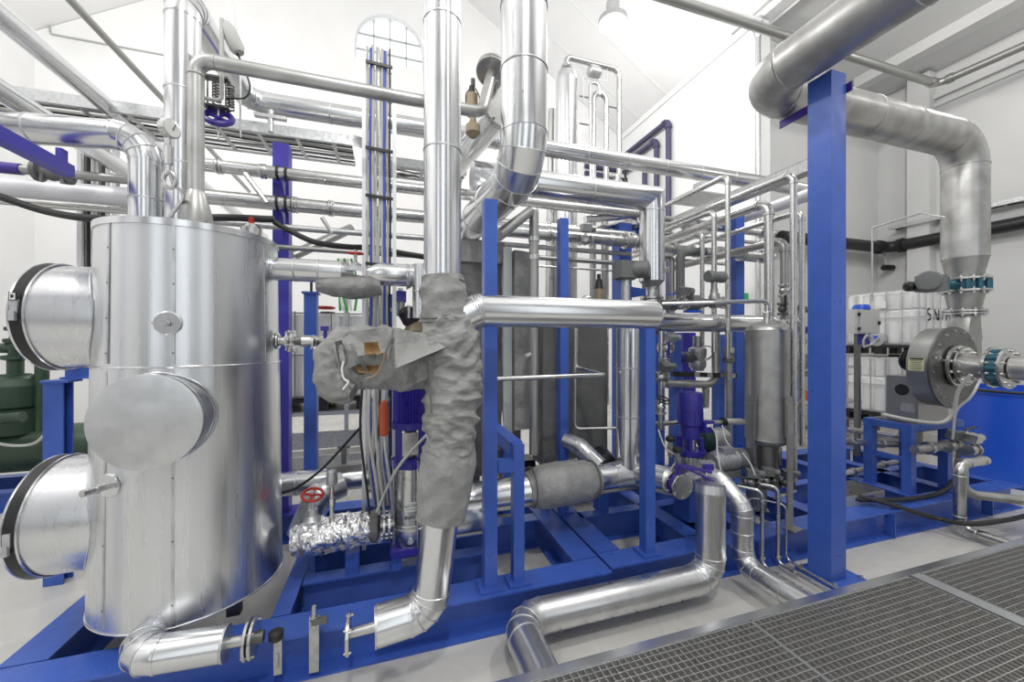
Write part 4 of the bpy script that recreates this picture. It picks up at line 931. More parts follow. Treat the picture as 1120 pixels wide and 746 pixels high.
# nozzle pipe leaving tank to right, with red wheel valve
zN = 2.385; x1 = at(374,293,Y=2.975).x
t = clad('insulated_pipe', 'clad branch pipe leaving the tank top rightwards under the hose', [V((TX+.42,TY,zN)), V((x1,TY,zN))], .078, bands=.16)
MB().lathe((x1,TY,zN), (1,0,0), [(.078,0),(.045,.08)], 28).build('cone', 'aluminium', t)
MB().lathe((x1+.20,TY,zN), (1,0,0), [(.045,-.03),(.082,.05),(.082,.30),(.06,.34)], 28).build('cone', 'aluminium', t)
t = thing('insulation_jacket', 'dark grey cloth trough hanging under the branch pipe valve', 'jacket', (x1-.2,TY,zN-.16))
wrinkle([V((x1-.16,TY,zN-.085)), V((x1+.08,TY,zN-.10)), V((x1+.26,TY,zN-.085))], [.05,.075,.08,.075,.06], 'fabric', 'sleeve', t, 40, 30, .014, 8, 55)
v0 = V((x1+.09,TY-.02,zN)); t = thing('hand_valve', 'small red handwheel valve on branch pipe in front of green markings', 'valve', v0)
MB().lathe(v0+V((0,0,.03)), (0,0,1), [(.04,0),(.04,.03),(.02,.04),(.012,.05),(.012,.13)], 12).bar(v0+V((-.06,-.05,.02)), v0+V((.06,-.05,.02)), .014, .03).build('bonnet', 'galvanised', t)
handwheel(t, v0+V((0,0,.135)), (0,-.1,1), .05, 'red')
hh = at(449,300,Y=2.975); 
t = clad('insulated_pipe', 'clad vessel end and stub just left of the tallest pipe', [V((x1+.56,TY,zN-.01)), V((hh.x+.12,TY,zN-.04))], .092, bands=9)
MB().dish((hh.x-.03,TY,zN-.01), (1,0,0), .095, .06, 28).build('dome', 'aluminium', t)
c_ = at(462,330,Y=2.9); t = clad('insulated_pipe', 'short upright clad stub under the branch, above the brown valve', [V((c_.x,2.9,zof(290,c_))), V((c_.x,2.9,zof(348,c_)))], .07, bands=.2)
# flanged nozzle of tank
t = thing('tank_nozzle', 'flanged steel nozzle pipe from tank waist to the torn jacket', 'pipe', (TX+.47,TY,1.86))
n0 = V((TX+.47,TY,1.90)); n1 = at(352,375,Y=2.90); n1.z = 1.885
MB().tube([n0, n0+V((.12,0,0)), n0+V((.14,0,0)), n0+V((.26,0,0)), n1, n1+V((.12,-.15,0))], [.03,.03,.042,.034,.032,.032], 18).build('pipe_section', 'steel', t)
flange(t, n0+V((.055,0,0)), (1,0,0), .075, .014, bolts=8); flange(t, n0+V((.085,0,0)), (1,0,0), .075, .014, bolts=8); flange(t, n1-V((.05,0,0)), (1,0,0), .055, .012, bolts=4)
MB().cyl(n1+V((.02,0,.02)), n1+V((.02,0,.09)), .012, seg=8).box(n1+V((.02,0,.10)), (.05,.04,.03)).build('cock', 'pump_blue', t)
# ================================================================ rack of pipes behind (left and centre)
YP = 4.02
def xrun(label, px0, px1, pxr, pyr, Y, r, m='steel', joints=(), name='process_pipe', group=None, z=None):
    q = at(pxr, pyr, Y=Y); x0, x1 = at(px0,373,Y=Y).x, at(px1,373,Y=Y).x; z = z or q.z
    t = thing(name, label, 'pipe', (x0,Y,z), group)
    MB().cyl((x0,Y,z), (x1,Y,z), r, seg=18).build('run', m, t)
    for j in joints:
        x = at(j,373,Y=Y).x; MB().lathe((x-.03,Y,z), (1,0,0), [(r,0),(r*1.18,.012),(r*1.18,.022),(r*1.04,.03),(r*1.18,.038),(r*1.18,.048),(r,.06)], 18, False).build('coupling', m, t)
    return t, z
_, za = xrun('upper long steel pipe clamped to violet post, running behind everything', 205, 700, 309, 190, YP, .056, 'steel', (240,288,560))
_, zb_ = xrun('second long steel pipe clamped lower on the violet post', 205, 690, 309, 223, YP, .064, 'steel', (323,362,600))
xrun('thin steel pipe just above the sagging black hose', 205, 690, 316, 249, 4.0, .028, 'galvanised')
xrun('thin dull pipe at the height of the tank lid, behind the branch pipe', 205, 470, 316, 271, 4.0, .024, 'dark_steel_soft')
xrun('white lagged pipe at far left below the valve', -40, 180, 60, 209, 4.4, .085, 'white_metal', ())
xrun('bare thin pipe low at far left above the black hose', -40, 180, 60, 224, 4.1, .032, 'steel')
t, z = xrun('dull pipe with a grey union valve at far left', -40, 160, 60, 189, 3.9, .034, 'dark_steel_soft')
x = at(58,190,Y=3.9).x; MB().lathe((x-.12,3.9,z), (1,0,0), [(.04,0),(.075,.02),(.075,.05),(.05,.06),(.065,.12),(.05,.18),(.08,.19),(.08,.22),(.04,.24)], 14).build('union', 'cast_grey', t)
for k in (-1,1): MB().cyl((x+.02+k*.06,3.86,z-.09), (x+.02+k*.06,3.86,z+.09), .014, seg=8).build('bolt', 'cast_grey', t)
x = at(8,186,Y=3.9).x; MB().cyl((x-.08,3.9,z), (x+.08,3.9,z), .042, seg=14).build('sleeve', 'purple', t)
# lower pair under the rack, centre
xrun('smooth pipe crossing behind the middle blue posts, black rubber clamp', 500, 705, 615, 258, 3.9, .062, 'steel', (600,668))
xrun('thin conduit level behind middle blue posts, below the wide pipes', 575, 690, 620, 284, 3.95, .026, 'dark_steel_soft')
xrun('thinnest rod like tube under that conduit', 575, 690, 620, 293, 3.95, .012, 'steel')
hose('black_hose', 'black hose sagging between violet post and tallest pipe', [at(300,243,Y=3.8), at(318,253,Y=3.8), at(345,265,Y=3.75), at(380,270,Y=3.7), at(410,271,Y=3.7), at(440,277,Y=3.6), at(470,282,Y=3.5)], .024)
hose('black_hose', 'black hose sagging at far left and behind the tank top', [at(-30,205,Y=3.9), at(0,215,Y=3.9), at(50,231,Y=3.9), at(100,239,Y=3.85), at(160,240,Y=3.8), at(240,238,Y=3.7), at(300,240,Y=3.75)], .028)
a, b = at(319,280,Y=4.6), at(384,250,Y=5.1)
single(MB().cyl(a, b, .055, seg=14), 'brace_pipe', 'dark_steel_soft', 'slanting steel brace crossing behind the cable ladder', 'pipe')
# violet posts
def vpost(label, px, py, Y, pt, wd, m='violet_blue', **k): return px_post(label, px, py, Y, pt, wd=wd, m=m, z0=k.pop('z0',.262), **k)
pt_ = vpost('violet blue I-section post with two pipe clamps right of tank', 309, 560, 4.2, 160, .135)
for z, r in ((za,.056),(zb_,.064)):
    x = at(309,373,Y=YP).x
    for dx in (-.035,.035): MB().band((x+dx,YP,z), (1,0,0), r, r+.012, .02).build('clamp', 'black', pt_)
    MB().prism([V((x,YP+.05,z-r-.01)),V((x,YP-.08,z-r-.01)),V((x,YP+.05,z-r-.16))], (.012,0,0)).build('bracket', 'violet_blue', pt_)
vpost('shorter blue post with a side arm, carrying the branch pipe', 340.5, 560, 4.16, 322, .11, 'blue', cap=True, extra=lambda r: (MB().bar((r.location.x+.05,4.16,zof(401,V((r.location.x,4.16,0)))), (r.location.x+.32,4.16,zof(401,V((r.location.x,4.16,0)))), .08, .10).build('side_arm', 'blue', r), MB().cyl((r.location.x,4.16,zof(322,V((r.location.x,4.16,0)))), (r.location.x,4.16,zof(306,V((r.location.x,4.16,0)))), .012, seg=8).build('rod','black',r)))
px = vpost('blue post with pointed brackets right of the middle pipes', 680, 520, 4.15, 246, .17, 'blue')
for pz in (258,326):
    zz_ = zof(pz, V((px.location.x,4.15,0))); x = px.location.x
    MB().prism([V((x+.085,4.10,zz_)),V((x+.45,4.10,zz_+.06)),V((x+.45,4.10,zz_+.10)),V((x+.085,4.10,zz_+.14))], (0,.09,0)).build('bracket', 'blue', px)
vpost('bright blue post behind the right hand pipe rack, arm to the right', 805, 500, 4.15, 232, .14, 'blue', extra=lambda r: MB().bar((r.location.x,4.10,zof(283,V((r.location.x,4.15,0)))), (r.location.x+.4,4.10,zof(283,V((r.location.x,4.15,0)))), .07, .06).build('arm', 'pump_blue', r))
vpost('blue post just left of the small blue pump', 738, 520, 3.5, 366, .09, 'blue')
vpost('blue post behind small blue pump and black coupling', 787, 520, 4.0, 366, .13, 'blue')
vpost('dim blue post close to upright clad pipe, behind it', 720, 520, 3.8, 362, .10, 'blue')
vpost('tall violet panel post beyond the small pump', 748, 520, 4.6, 364, .22, 'violet_blue', z0=0)
vpost('dark blue post partly hidden by grey vessel', 822, 520, 4.1, 366, .13, 'blue')
vpost('blue post tucked behind the steel barrel pump', 425, 590, 3.42, 322, .06, 'blue')
# ---- lengthwise pipes, top left
def yrun(label, q, y0, y1, r, m='aluminium', bands=None):
    if bands: return clad('overhead_pipe', label, [V((q.x,y0,q.z)), V((q.x,y1,q.z))], r, m, bands=bands)
    t = thing('overhead_pipe', label, 'pipe', (q.x,y0,q.z)); MB().cyl((q.x,y0,q.z), (q.x,y1,q.z), r, seg=16).build('run', m, t); return t
q = at(50,60,Z=4.0); yrun('bright overhead pipe slanting from top left towards the far wall', q, 1.4, 9.0, .068, 'aluminium', 1.6)
q = at(25,115,Z=3.5); yrun('overhead pipe just under the brighter one at far left', q, 2.3, 8.0, .068, 'aluminium', 1.6)
q = at(130,57,Z=4.9); yrun('thin grey overhead pipe high above the tank elbow', q, 2.5, 9.0, .034, 'dark_steel_soft')
q = at(60,180,Y=3.1); t = thing('cantilever_beam', 'blue square beam end poking in at far left under the pipe', 'beam', (q.x,2.0,q.z))
MB().bar((q.x,1.6,q.z), (q.x,3.2,q.z), .07, .075).build('beam', 'violet_blue', t); MB().box((q.x+.02,3.12,q.z+.07), (.03,.05,.07)).build('pipe_support', 'violet_blue', t)
for dx in (0,): MB().box((-3.05,1.8,1.55), (.1,.1,3.1)).build('upright', 'violet_blue', t); MB().bar((-3.05,1.8,q.z), (q.x,1.8,q.z), .07,.075).build('beam', 'violet_blue', t)
# ---- cable trays
zt_ = at(300,146,Y=4.45).z
tray('cable_tray', 'wide perforated cable tray full of cables left of the ladder', (-6.5,4.62,zt_), (at(385,373,Y=4.45).x,4.62,zt_), .52, .10, .33, 9)
a = at(382,373,Y=4.45).x
tray('cable_tray', 'narrower cable tray continuing behind the ladder to tallest pipe', (a+.25,4.85,zt_-.02), (a+1.3,4.85,zt_-.02), .36, .10, .3, 6)
t = thing('tray_end', 'rounded white end plate closing the wide cable tray', 'cable tray', (a,4.36,zt_))
A_ = [V((a+.22*math.sin(math.pi/2*i/8), 4.36+.22*(1-math.cos(math.pi/2*i/8)), zt_-.05)) for i in range(9)]
MB().prism(A_+[p_+V((.006,-.006,0)) for p_ in reversed(A_)], (0,0,.11)).build('curved_rail', 'galvanised', t)
MB().box((a+.19,4.75,zt_), (.006,.35,.10)).build('end_plate', 'galvanised', t)
h_ = at(296,128,Y=4.1); t = thing('pipe_hanger', 'small channel bracket above the violet post under the clad pipe', 'bracket', h_)
MB().box(h_, (.26,.05,.03)).build('channel', 'galvanised', t); MB().cyl(h_-V((0,0,.14)), h_+V((0,0,.06)), .025, seg=10).build('rod', 'galvanised', t)
# ---- cable ladder, upright
LY = 3.2; lt = at(415,60,Y=LY); lx = lt.x
t = thing('cable_ladder', 'upright white cable ladder with grey and blue cables at centre left', 'cable ladder', (lx,LY,.45))
for k in (-1,1): MB().box((lx+k*.112,LY,(lt.z-.03+.30)/2+.0), (.028,.05,lt.z-.33)).build('side_rail', 'white_metal', t)
n = 16
for i in range(n):
    z = .5+(lt.z-.6)*i/(n-1); MB().box((lx,LY+.02,z), (.20,.012,.03)).build('rung', 'galvanised', t)
rnd = random.Random(3)
for i, (m_, r_) in enumerate((('cable_grey',.010),('cable_blue',.011),('cable_grey',.013),('cable_grey',.009),('galvanised',.012),('cable_grey',.012),('cable_blue',.013),('cable_grey',.009),('black',.008))):
    x = lx-.085+.0205*i; pts = [V((x+rnd.uniform(-.006,.006), LY-.015-rnd.uniform(0,.012), lt.z+.02+rnd.uniform(0,.03)))]
    for k in range(1,9): pts.append(V((x+rnd.uniform(-.007,.007), LY-.015-rnd.uniform(0,.015), lt.z-(lt.z-1.0)*k/8)))
    pts += [V((x+.02,LY-.03,.85)), V((x+.05,LY-.02,.62))]
    MB().tube(smooth(pts, 4), r_, 8).build('cable', m_, t)
for z in (lt.z-.10, lt.z-.33, zof(166,lt), zof(217,lt), zof(290,lt)): MB().bar((lx-.10,LY-.045,z), (lx+.10,LY-.045,z-.01), .012, .022).build('cable_tie', 'black', t)
lx2 = at(108,200,Y=4.7); t = thing('cable_ladder', 'short upright cable ladder with dark cables behind the left pipes', 'cable ladder', (lx2.x,4.7,2.6))
for k in (-1,1): MB().box((lx2.x+k*.13,4.7,(3.95+2.3)/2), (.03,.06,1.65)).build('side_rail', 'white_metal', t)
for i in range(5): MB().box((lx2.x,4.71,2.5+.33*i), (.24,.012,.035)).build('rung', 'white_metal', t)
for i in range(6): MB().cyl((lx2.x-.09+.036*i,4.66,2.3), (lx2.x-.09+.036*i,4.66,3.95), .016, seg=8).build('cable', ('dark_steel_soft','black','cable_grey')[i%3], t)
# loose cables under the torn jacket
for i, (x0, x1, xb, m_, r_) in enumerate(((396,394,398,'black',.008),(404,403,409,'cable_grey',.011),(409,411,414,'cable_grey',.009),(416,414,410,'black',.006),(421,420,424,'galvanised',.012))):
    hose('hanging_cable', ('black','grey','pale grey','thin black','stiff steel grey')[i]+' cable hanging below the torn jacket to the foil valve', [at(x0,425,Y=2.75), at(x1,470,Y=2.72), at(xb,510,Y=2.75), at(xb+4,540,Y=2.80), at(xb+6,562,Y=2.86)], r_, m_, 'cable', 'cables under the torn jacket')
t = thing('orange_regulator', 'orange cylinder hanging among cables below the torn jacket', 'regulator', at(420,470,Y=2.62))
MB().lathe(at(420,460,Y=2.62), (0,0,1), [(.012,-.10),(.028,-.09),(.03,.08),(.02,.12),(.008,.13)], 14).build('body', 'orange', t)
hose('grey_rod', 'thin steel rod slanting from pump cover down to the flange', [at(470,472,Y=2.75), at(440,505,Y=2.72), at(425,530,Y=2.78), at(412,560,Y=2.82)], .010, 'cable_grey', 'rod')
hose('thin_cable', 'dark cable running slantwise over the low pipe on left', [at(399,462,Y=3.3), at(374,490,Y=3.35), at(350,515,Y=3.35), at(325,533,Y=3.35), at(306,540,Y=3.35)], .010, 'black', 'cable')
# ================================================================ grey blocks and channel, centre rear
x0, x1 = at(502,373,Y=3.45).x, at(548,373,Y=3.45).x
def block(label, x0, x1, y, d, zt, zb, m='dark_fabric', amp=.012, seed=0, flaps=False):
    t = thing('insulated_block', label, 'jacket', ((x0+x1)/2,y,zb)); n = 14; mb = MB(); rs = []
    per = []
    for (ax,ay),(bx,by) in (((x0,y),(x1,y)),((x1,y),(x1,y+d)),((x1,y+d),(x0,y+d)),((x0,y+d),(x0,y))):
        for i in range(n): per.append((ax+(bx-ax)*i/n, ay+(by-ay)*i/n))
    cxx, cyy = (x0+x1)/2, y+d/2
    for k in range(31):
        z = zb+(zt-zb)*k/30; ring = []
        for px_, py_ in per:
            e = noise.noise(V((px_*4+seed, py_*4, z*5)))*amp+noise.noise(V((px_*11+seed, py_*11, z*14)))*amp*.4
            v = V((px_-cxx, py_-cyy, 0)); l = v.length or 1; ring.append(V((px_, py_, z+(e*.6 if k in (0,30) else 0)))+v/l*e)
        rs.append(ring)
    mb.rings(rs).build('cover', m, t, ang=60)
    MB().box((cxx,cyy,(.27+zb+.02)/2), (.08,.08,zb+.02-.27)).build('support_leg', 'dark_steel', t)
    if flaps:
        MB().box((cxx,cyy,zt-.09), (x1-x0+.05,d+.05,.2)).build('top_flap', 'fabric', t)
    return t
zt_, zb2 = at(520,262,Y=3.5).z, at(520,500,Y=3.5).z
block('big dark grey padded block behind the jacketed pipe and post', at(500,373,Y=3.6).x, at(549,373,Y=3.6).x, 3.6, .45, zt_, .62, 'dark_fabric', .012, 1, True)
block('crumpled light grey padded block right of the steel channel', at(563,373,Y=3.6).x, at(581,373,Y=3.6).x, 3.6, .45, zt_-.05, zof(470,at(570,470,Y=3.6)), 'fabric', .03, 6, False)
q = at(556,372,Y=3.5); t = thing('steel_channel', 'pale steel channel bar bolted upright beside the grey blocks', 'channel', (q.x,3.5,.9))
zt2, zb3 = zof(271,q), zof(478,q)
MB().box((q.x-.012,3.5,(zt2+zb3)/2), (.075,.012,zt2-zb3)).box((q.x+.028,3.52,(zt2+zb3)/2), (.012,.05,zt2-zb3)).build('web', 'pale_steel', t)
for py in (440,466): MB().cyl((q.x-.01,3.495,zof(py,q)), (q.x-.01,3.48,zof(py,q)), .022, seg=10).build('bolt', 'galvanised', t)
MB().box((q.x,3.5,zb3-.012), (.11,.12,.024)).build('foot', 'galvanised', t); MB().box((q.x,3.56,(zb3-.03+.262)/2), (.08,.08,zb3-.30)).build('stub_leg', 'blue', t)
block('narrow grey fabric column left of the slim blue post', at(594,373,Y=3.5).x, at(609,373,Y=3.5).x, 3.5, .3, at(600,356,Y=3.5).z, at(600,510,Y=3.5).z, 'dark_fabric', .015, 9)
block('flat dark grey padded panel right of the slim blue post', at(624,373,Y=3.6).x, at(664,373,Y=3.6).x, 3.6, .32, at(640,340,Y=3.6).z, at(640,500,Y=3.6).z, 'dark_fabric', .008, 12)
# small bore tube work in front of the blocks
tubing('steel_tube', 'level steel tube crossing in front of the grey padded blocks', 'tube', [at(505,416,Y=3.0), at(662,410,Y=3.0), at(630,402,Y=3.45), at(630,330,Y=3.45)], .020, 'steel', .04)
tubing('steel_tube', 'thin steel tube bent round the flat dark grey panel', 'tube', [at(629,350,Y=3.42), at(629,469,Y=3.42), at(676,468,Y=3.2)], .014, 'steel', .05)
q = at(583,230,Y=3.2)
t = thing('condensate_pipe', 'upright bare pipe with elbow dangling beside the grey blocks', 'pipe', at(583,497,Y=3.2))
MB().tube(path([at(545,258,Y=2.75), at(580,231,Y=3.2), at(584,231,Y=3.2), at(584,497,Y=3.2)], .05, 6), .042, 16).build('run', 'dark_steel_soft', t)
for py in (262,282,355): MB().cyl(at(584,py,Y=3.2)-V((0,0,.02)), at(584,py,Y=3.2)+V((0,0,.02)), .05, seg=16).build('joint', 'steel', t)
MB().cyl(at(584,386,Y=3.2), at(575,390,Y=3.2), .025, seg=10).build('branch', 'steel', t)
# ================================================================ vessels and tubes rising behind, centre
q = at(619.5,100,Y=5.4); zt_ = at(619,80,Y=5.4).z
t = thing('tall_column', 'tall slim shiny vessel column rising to the ceiling behind pipes', 'vessel', (q.x,5.4,0))
MB().cyl((q.x,5.4,.35), (q.x,5.4,zt_-.12), .165, seg=32).build('shell', 'aluminium', t); MB().lathe((q.x,5.4,zt_-.12), (0,0,1), [(.165,0),(.13,.12),(.05,.15),(.03,.2)], 32).build('head', 'aluminium', t)
MB().lathe((q.x,5.4,0), (0,0,1), [(.2,0),(.2,.02),(.15,.03),(.15,.36)], 24).build('skirt', 'dark_steel_soft', t)
flange(t, (q.x,5.4,zt_+.10), (0,0,1), .08, .03, bolts=6)
def p5(px, py): return at(px, py, Y=5.4)
t = thing('overhead_tube', 'tube arching from top of the slim column, small relief valve on it', 'tube', (p5(678,180).x,5.4,1.0))
MB().tube(path([V((q.x,5.4,zt_+.1)), V((q.x,5.4,p5(622,63).z)), V((p5(677,63).x,5.4,p5(677,79).z+.03)), V((p5(678,180).x,5.4,.9))], .12, 6), .042, 14).build('run', 'steel', t)
c = p5(650,79); MB().lathe(c-V((.11,0,0)), (1,0,0), [(.05,0),(.085,.03),(.085,.19),(.05,.22)], 16).build('relief_valve', 'galvanised', t); MB().cyl(c, c+V((0,0,.16)), .03, seg=10).box(c+V((0,0,.10)), (.12,.06,.04)).build('neck', 'dark_steel_soft', t)
tubing('overhead_tube', 'narrow upside down U of steel tube beside the slim column', 'tube', [V((p5(649,180).x,5.4,.9)), p5(649,101), p5(663,104), V((p5(663,180).x,5.4,.9))], .042, 'steel', .12)
tubing('overhead_tube', 'thinnest riser tube with a hooked top between column and U tube', 'tube', [V((p5(645,180).x,5.3,.9)), at(645,90,Y=5.3), at(655,92,Y=5.3), at(656,104,Y=5.3)], .018, 'steel', .07)
tubing('instrument_tube', 'fine white impulse line under the relief valve', 'tube', [at(638,110,Y=5.35), at(638,85,Y=5.35), at(664,89,Y=5.35), at(664,76,Y=5.35)], .008, 'white_metal', .02)
tubing('rear_riser', 'dull slim riser left of the shiny column', 'pipe', [V((p5(603,190).x,5.6,.4)), at(603,120,Y=5.6)], .05, 'dark_steel_soft')
for pa, pb, py, lab in ((634,649,105,'upper'),(634,651,135,'lower')): single(MB().cyl(p5(pa,py), p5(pb,py+3), .012, seg=8), 'bracket_rod', 'dark_steel_soft', lab+' little rod tying the slim column to the U tube', 'rod')
single(MB().cyl(p5(664,116), p5(677,119), .012, seg=8), 'bracket_rod', 'dark_steel_soft', 'little rod between the U tube and arching tube', 'rod')
for px, r, m_, lab in ((602,.045,'steel','left rear riser pipe seen between the middle blue posts'),(607,.03,'dark_steel_soft','slim rear riser touching the left rear riser'),(648,.04,'dark_steel_soft','rear riser pipe between slim blue post and bracket post'),(661,.045,'dark_steel_soft','rear riser pipe hung from the arching tube, near bracket post')):
    b = at(px,300,Y=5.0); single(MB().cyl((b.x,5.0,.1), (b.x,5.0,3.9), r, seg=14), 'rear_riser', m_, lab, 'pipe')
q = at(655,318,Y=3.6); t = thing('actuated_valve', 'small steel valve with black headed actuator above the bright clad pipe', 'valve', (q.x,3.6,zof(345,q)))
MB().cyl((q.x,3.6,zof(346,q)), (q.x,3.6,zof(316,q)), .045, seg=16).build('body', 'tan', t); MB().cyl((q.x,3.6,zof(316,q)), (q.x,3.6,zof(306,q)), .05, .03, 12).cyl((q.x,3.6,zof(307,q)), (q.x,3.6,zof(300,q)), .02, seg=10).build('head', 'black', t)
MB().tube(path([V((q.x,3.6,zof(330,q))), V((q.x-.18,3.6,zof(325,q))), V((q.x-.24,3.6,zof(345,q)))], .08, 6), .035, 12).build('pipe_stub', 'steel', t)
v_ = at(675,194,Y=4.9); t = thing('actuated_valve', 'small valve with black head beside violet conduits under the clad roof pipe', 'valve', v_-V((0,0,.4)))
MB().cyl(v_-V((.0,0,.42)), v_+V((0,0,.02)), .05, seg=14).bar(v_+V((-.15,0,.02)), v_+V((.10,0,.02)), .05, .05).build('body', 'galvanised', t); MB().lathe(v_+V((.13,0,-.12)), (0,0,1), [(.04,0),(.04,.12),(.02,.14),(.03,.22),(.01,.23)], 12).build('head', 'black', t)
# ================================================================ right hand pipe rack
def rack(label, pxv, pyt, Y, r, zb, m='steel', y2=5.2, bend=.07, name='rack_pipe'):
    a = at(pxv, pyt, Y=Y); t = thing(name, label, 'pipe', (a.x,Y,zb))
    q = path([V((a.x,y2,a.z)), a, V((a.x,Y,zb))], bend, 6); MB().tube(q, r, 16).build('run', m, t)
    for o, d in ((a+V((0,bend+.01,0)),(0,1,0)),(a-V((0,0,bend+.01)),(0,0,1))): MB().cyl(V(o)-V(d)*.014, V(o)+V(d)*.014, r*1.22, seg=16).build('fitting', m, t)
    return t
rack('rack pipe turning down third from the column, tallest slim one', 796, 192, 3.15, .026, 1.72)
rack('rack pipe turning down closest to the blue column', 868, 190, 2.62, .030, .62)
rack('slim rack pipe turning down left of the others', 781, 231, 3.3, .027, 1.78)
rack('stout rack pipe with wide bend above the red valve wheel', 841, 221, 2.95, .044, 1.0, bend=.11)
rack('rack pipe running level just behind the stout bend', 877, 231, 2.70, .026, .9)
rack('rack pipe bending down to the valve with red wheel', 858, 262, 2.95, .040, 2.12, 'dark_steel_soft', bend=.10)
rack('slim rack riser between transmitter and mitred pipe', 768, 255, 3.6, .024, 1.75)
q = at(845,195,Y=3.2); t = thing('cable_duct', 'square grey cable duct running back over the pipe rack', 'cable tray', (q.x,2.5,q.z))
y0 = at(898,373,X=q.x+.17).y+.02; MB().bar((q.x+.1,y0,q.z), (q.x+.1,5.6,q.z), .14, .12).build('duct', 'galvanised', t); MB().bar((q.x+.1,y0,q.z+.063), (q.x+.1,5.6,q.z+.063), .15, .006).build('cover', 'galvanised', t)
q = at(862,221,Y=3.6); tubing('white_pipe', 'pale lagged pipe going back above stout bend, beside column', 'pipe', [V((q.x,at(893,373,X=q.x+.08).y,q.z)), V((q.x,6.2,q.z))], .075, 'white_metal')
def xr(label, px0, px1, pxr, pyr, Y, r, m='steel', z=None, name='cross_pipe'):
    q = at(pxr, pyr, Y=Y); x0, x1 = at(px0,373,Y=Y).x, at(px1,373,Y=Y).x
    t = thing(name, label, 'pipe', (x0,Y,q.z)); MB().cyl((x0,Y,q.z), (x1,Y,q.z), r, seg=14).build('run', m, t); return t, q.z, x0, x1
xr('upper cross pipe behind the slim rack pipes', 722, 805, 760, 243, 4.4, .038, 'dark_steel_soft')
t, z, x0, x1 = xr('lagged cross pipe with valves behind the rack, above others', 735, 845, 790, 250, 4.25, .05, 'steel')
for i in range(4): MB().lathe((x0+(x1-x0)*(i+.5)/4-.04,4.25,z), (1,0,0), [(.05,0),(.075,.01),(.075,.03),(.055,.04),(.075,.05),(.075,.07),(.05,.08)], 14, False).build('coupling', 'steel', t)
t, z, x0, x1 = xr('lower cross pipe with couplings crossing the bright blue post', 722, 845, 790, 277, 4.0, .055, 'steel')
for i in range(5): MB().lathe((x0+(x1-x0)*(i+.5)/5-.04,4.0,z), (1,0,0), [(.055,0),(.085,.01),(.085,.03),(.06,.04),(.085,.05),(.085,.07),(.055,.08)], 14, False).build('coupling', 'steel', t)
a = at(744,276,Y=3.7); tubing('dark_pipe', 'dark pipe elbowing down beside the mitred pipe', 'pipe', [a+V((.35,0,.03)), a, at(744,335,Y=3.7)], .05, 'cast_grey', .09)
q = at(735,281,Y=3.8); tubing('steel_tube', 'slim bluish riser just right of the mitred pipe drop', 'tube', [V((q.x,3.8,1.9)), q, q+V((-.15,0,.0))], .03, 'dark_steel_soft', .06)
valve('ball valve cluster sitting on pipe above the clad pipe, left of filter', at(730,334,Y=3.05), (1,0,0), .028, (0,0,1), 'lever', 'drum_blue', 'cast_grey', sh=.1)
valve('second small valve right of the ball valve, bare spindle', at(744,333,Y=3.05), (1,0,0), .032, (0,-.3,1), 'box', 'cast_grey', 'steel', sh=.09)
q = at(759,331,Y=3.05); t = thing('strainer', 'black ring strainer between small valve and transmitter', 'valve', q)
MB().lathe(q-V((.07,0,0)), (1,0,0), [(.03,0),(.075,.005),(.075,.11),(.05,.12),(.04,.22),(.028,.24)], 20).build('body', 'cast_grey', t); MB().box(q-V((.02,0,.085)), (.16,.06,.025)).build('mount', 'drum_blue', t)
MB().cyl(q+V((.15,0,0)), q+V((.36,0,.03)), .024, seg=12).build('pipe_stub', 'steel', t)
q = at(781,303,Y=3.0); t = thing('transmitter', 'dark round pressure transmitter head in front of slim risers', 'transmitter', q-V((0,0,.2)))
MB().lathe(q-V((.09,.02,0)), (1,.05,0), [(.05,-.01),(.058,0),(.058,.03),(.05,.04),(.05,.14),(.056,.15),(.056,.19),(.045,.2)], 22).build('housing', 'cast_grey', t)
MB().cyl(q-V((0,0,.05)), q-V((0,0,.12)), .03, seg=12).lathe(q-V((0,0,.22)), (0,0,1), [(.05,0),(.05,.03),(.035,.06),(.035,.1)], 14).build('cell', 'dark_steel_soft', t)
MB().cyl(q+V((.1,0,.01)), q+V((.19,0,.0)), .012, seg=8).build('gland', 'galvanised', t)
valve('globe valve body right under the transmitter', at(785,331,Y=3.0), (1,0,0), .032, (0,-.2,1), 'none', 'red', 'steel', sh=.08)
q = at(857,318,Y=2.9)
valve('small valve with red wheel below rack pipe bend', q, (0,0,1), .028, (.45,-.85,0), 'wheel', 'red', 'steel', sh=.10)
valve('dull gate valve hanging just below the red wheel', at(856,338,Y=2.9), (0,0,1), .026, (-.6,-.8,0), 'lever', 'black', 'cast_grey', sh=.07)
# ================================================================ small blue pump and machinery
q = at(755,515,Y=2.95); SX, SY = q.x, q.y; zz = lambda py: zof(py, q)
t = thing('vertical_pump', 'small dark blue pump with wire cage behind the purple lever', 'pump', (SX,SY,zz(522)))
MB().lathe((SX,SY,zz(466)), (0,0,1), [(.09,0),(.105,.02),(.105,zz(448)-zz(466)),(.11,zz(448)-zz(466)),(.112,zz(435)-zz(466)),(.10,zz(429)-zz(466)),(.01,zz(428)-zz(466))], 28).build('motor', 'pump_blue', t)
MB().cyl((SX,SY,zz(479)), (SX,SY,zz(466)), .085, .092, 20).build('motor_neck', 'pump_blue', t)
for i in range(10):
    a = 2*math.pi*i/10; MB().bar((SX+.106*math.cos(a),SY+.106*math.sin(a),zz(464)), (SX+.106*math.cos(a),SY+.106*math.sin(a),zz(449)), .006, .012, up=(math.cos(a),math.sin(a),0)).build('cooling_fin', 'pump_blue', t)
MB().box((SX+.10,SY-.09,zz(465)), (.11,.08,.10)).build('terminal_box', 'pump_blue', t); MB().box((SX+.10,SY-.132,zz(463)), (.07,.003,.025)).build('label', 'paper', t)
